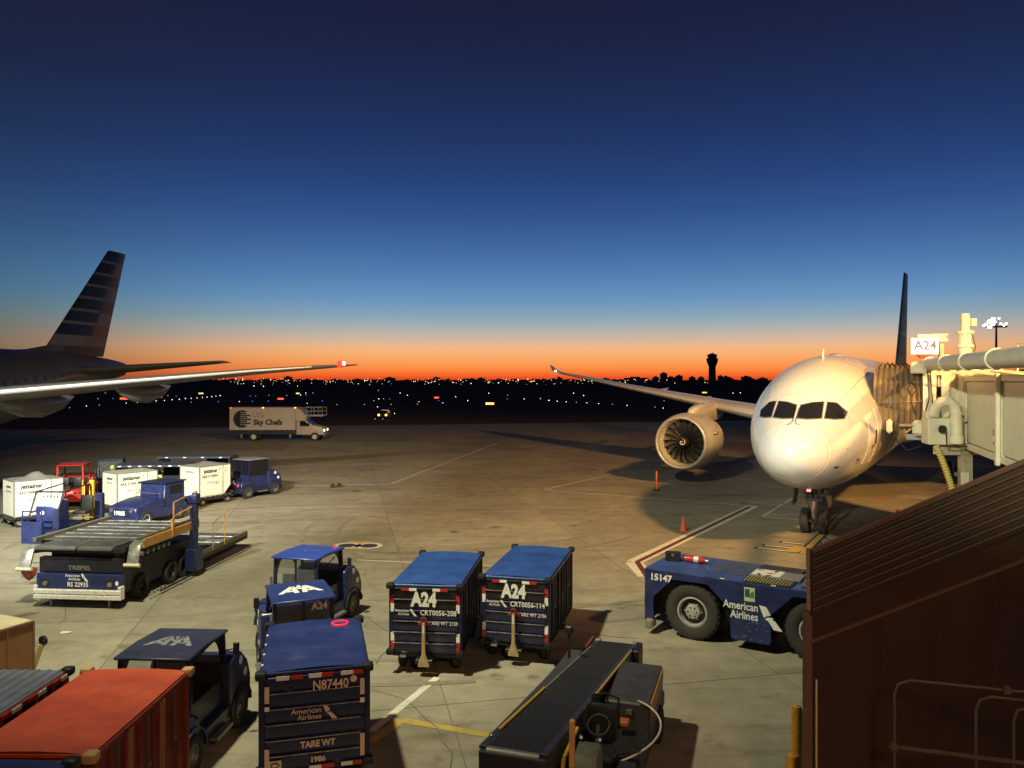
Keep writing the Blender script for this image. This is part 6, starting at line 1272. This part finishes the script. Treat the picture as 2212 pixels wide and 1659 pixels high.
def car():
    Y = 130.; k = Y / F; t = thing('parked_car', 'dark car out on the airfield with two yellow lights on', 'car', ((826 - UC) * k, Y, 0), 0); P_ = mat('dark_car_paint', (.012, .012, .014), .6)
    MB().prism([(-.85, .3), (-.85, .85), (-.7, .95), (.7, .95), (.85, .85), (.85, .3)], 0, 4.3, 'y').build('body', P_, t, .06); MB().prism([(-.72, .95), (-.58, 1.45), (.58, 1.45), (.72, .95)], 1.2, 3.6, 'y').build('cabin', DGLASS, t, .05)
    for x in (-.62, .62): MB().sphere((x, -.02, .72), .2, 10).build('headlight', emit('yellow_headlamp', (1, .55, .08), 4), t)
    for x in (-.75, .75):
        for y in (.8, 3.4): wheel(t, x, y, .32, .2)
car()
# ---------------------------------------------------------------- floodlight mast
def mast():
    Y = 150.; k = Y / F; X = (2152 - UC) * k; t = thing('floodlight_mast', 'tall mast with a cluster of dazzling white floodlights beyond the jet bridge', 'floodlight', (X, Y, 0)); h = H + (HV - 703) * k
    MB().cyl((0, 0, -.06), (0, 0, h + 1.2), .32, .16, 10).build('pole', SIL, t); Bx('head_frame', SIL, t, -2.6, 2.0, -.3, .3, h - .4, h - .1)
    Fm = emit('flood_lamp', (.92, .96, 1), 6)
    for x, z in ((-2.2, .2), (-1.5, .75), (-.9, .25), (-.75, 1.2), (-1.5, -.3), (-.45, .7), (.7, .3), (1.3, .0), (1.75, .35), (.35, 1.35), (-2.6, -.1)):
        fl = MB().sphere((x, -.3, h + z), (.42 if -1.6 < x < -.6 else .28) if x < 0 else .22, 12, .8).build('flood_lamp', Fm, t); MB().bar((x, 0, h - .2), (x, -.2, h + z), .06).build('lamp_bracket', SIL, fl)
mast()
# ---------------------------------------------------------------- two ramp workers
def person(label, loc, rz, joints, edges, radii, head, hood):
    t = thing('person', label, 'person', loc, rz)
    me = bpy.data.meshes.new('person'); me.from_pydata(joints, edges, []); o = bpy.data.objects.new('person', me); C.objects.link(o)
    m = o.modifiers.new('s', 'SKIN'); me.skin_vertices[0].data[0].use_root = True
    for i, r_ in enumerate(radii): me.skin_vertices[0].data[i].radius = (r_, r_ * .85)
    s2 = o.modifiers.new('u', 'SUBSURF'); s2.levels = 1
    dg = bpy.context.evaluated_depsgraph_get(); b = bpy.data.meshes.new_from_object(o.evaluated_get(dg)); bpy.data.objects.remove(o)
    hv = mat('hi_vis_yellow', (.55, .6, .08), .6, 0, .1, 6); tr = mat('dark_trousers', (.02, .022, .03), .8); sk = mat('skin', (.45, .27, .19), .5)
    b.materials.clear(); [b.materials.append(x) for x in (hv, tr, sk)]
    for p in b.polygons: p.material_index = 1 if p.center.z < .92 else (2 if p.center.z > head - .13 else 0); p.use_smooth = True
    b.name = 'body'; link('body', b, t)
    hx_, hy_ = joints[4][0], joints[4][1]
    MB().sphere((hx_, hy_, joints[4][2] + .02), .135, 12, 1.1).build('hood' if hood else 'cap', hv if hood else tr, t)
    MB().sphere((hx_, hy_ + .1, joints[4][2] - .01), .07, 10, 1.2).build('face', sk, t)
J = lambda lean, top: [(0, 0, .95), (0, lean * .3, 1.15), (0, lean * .7, 1.38 * top), (0, lean * .9, 1.52 * top), (0, lean, 1.66 * top), (.1, 0, .9), (.11, .03, .5), (.11, 0, .08), (.11, .16, .05), (-.1, 0, .9), (-.11, .03, .5), (-.11, 0, .08), (-.11, .16, .05), (.2, lean * .7, 1.4 * top), (.27, lean * .7 + .03, 1.12 * top), (.24, lean * .7 + .2, .95 * top), (-.2, lean * .7, 1.4 * top), (-.27, lean * .7 + .03, 1.12 * top), (-.24, lean * .7 + .2, .95 * top)]
ED = [(0, 1), (1, 2), (2, 3), (3, 4), (0, 5), (5, 6), (6, 7), (7, 8), (0, 9), (9, 10), (10, 11), (11, 12), (2, 13), (13, 14), (14, 15), (2, 16), (16, 17), (17, 18)]
RA = [.15, .15, .17, .07, .1, .1, .075, .055, .045, .1, .075, .055, .045, .075, .055, .045, .075, .055, .045]
person('ramp worker in a hooded yellow hi-vis jacket, head and shoulder above the middle container', (-22.1, 42.6, 0), 200, J(.05, 1.09), ED, RA, 1.78, True)
person('stooping ramp worker in yellow hi-vis beside the middle container', (-18.55, 41.3, 0), 120, J(.32, .88), ED, RA, 1.45, True)
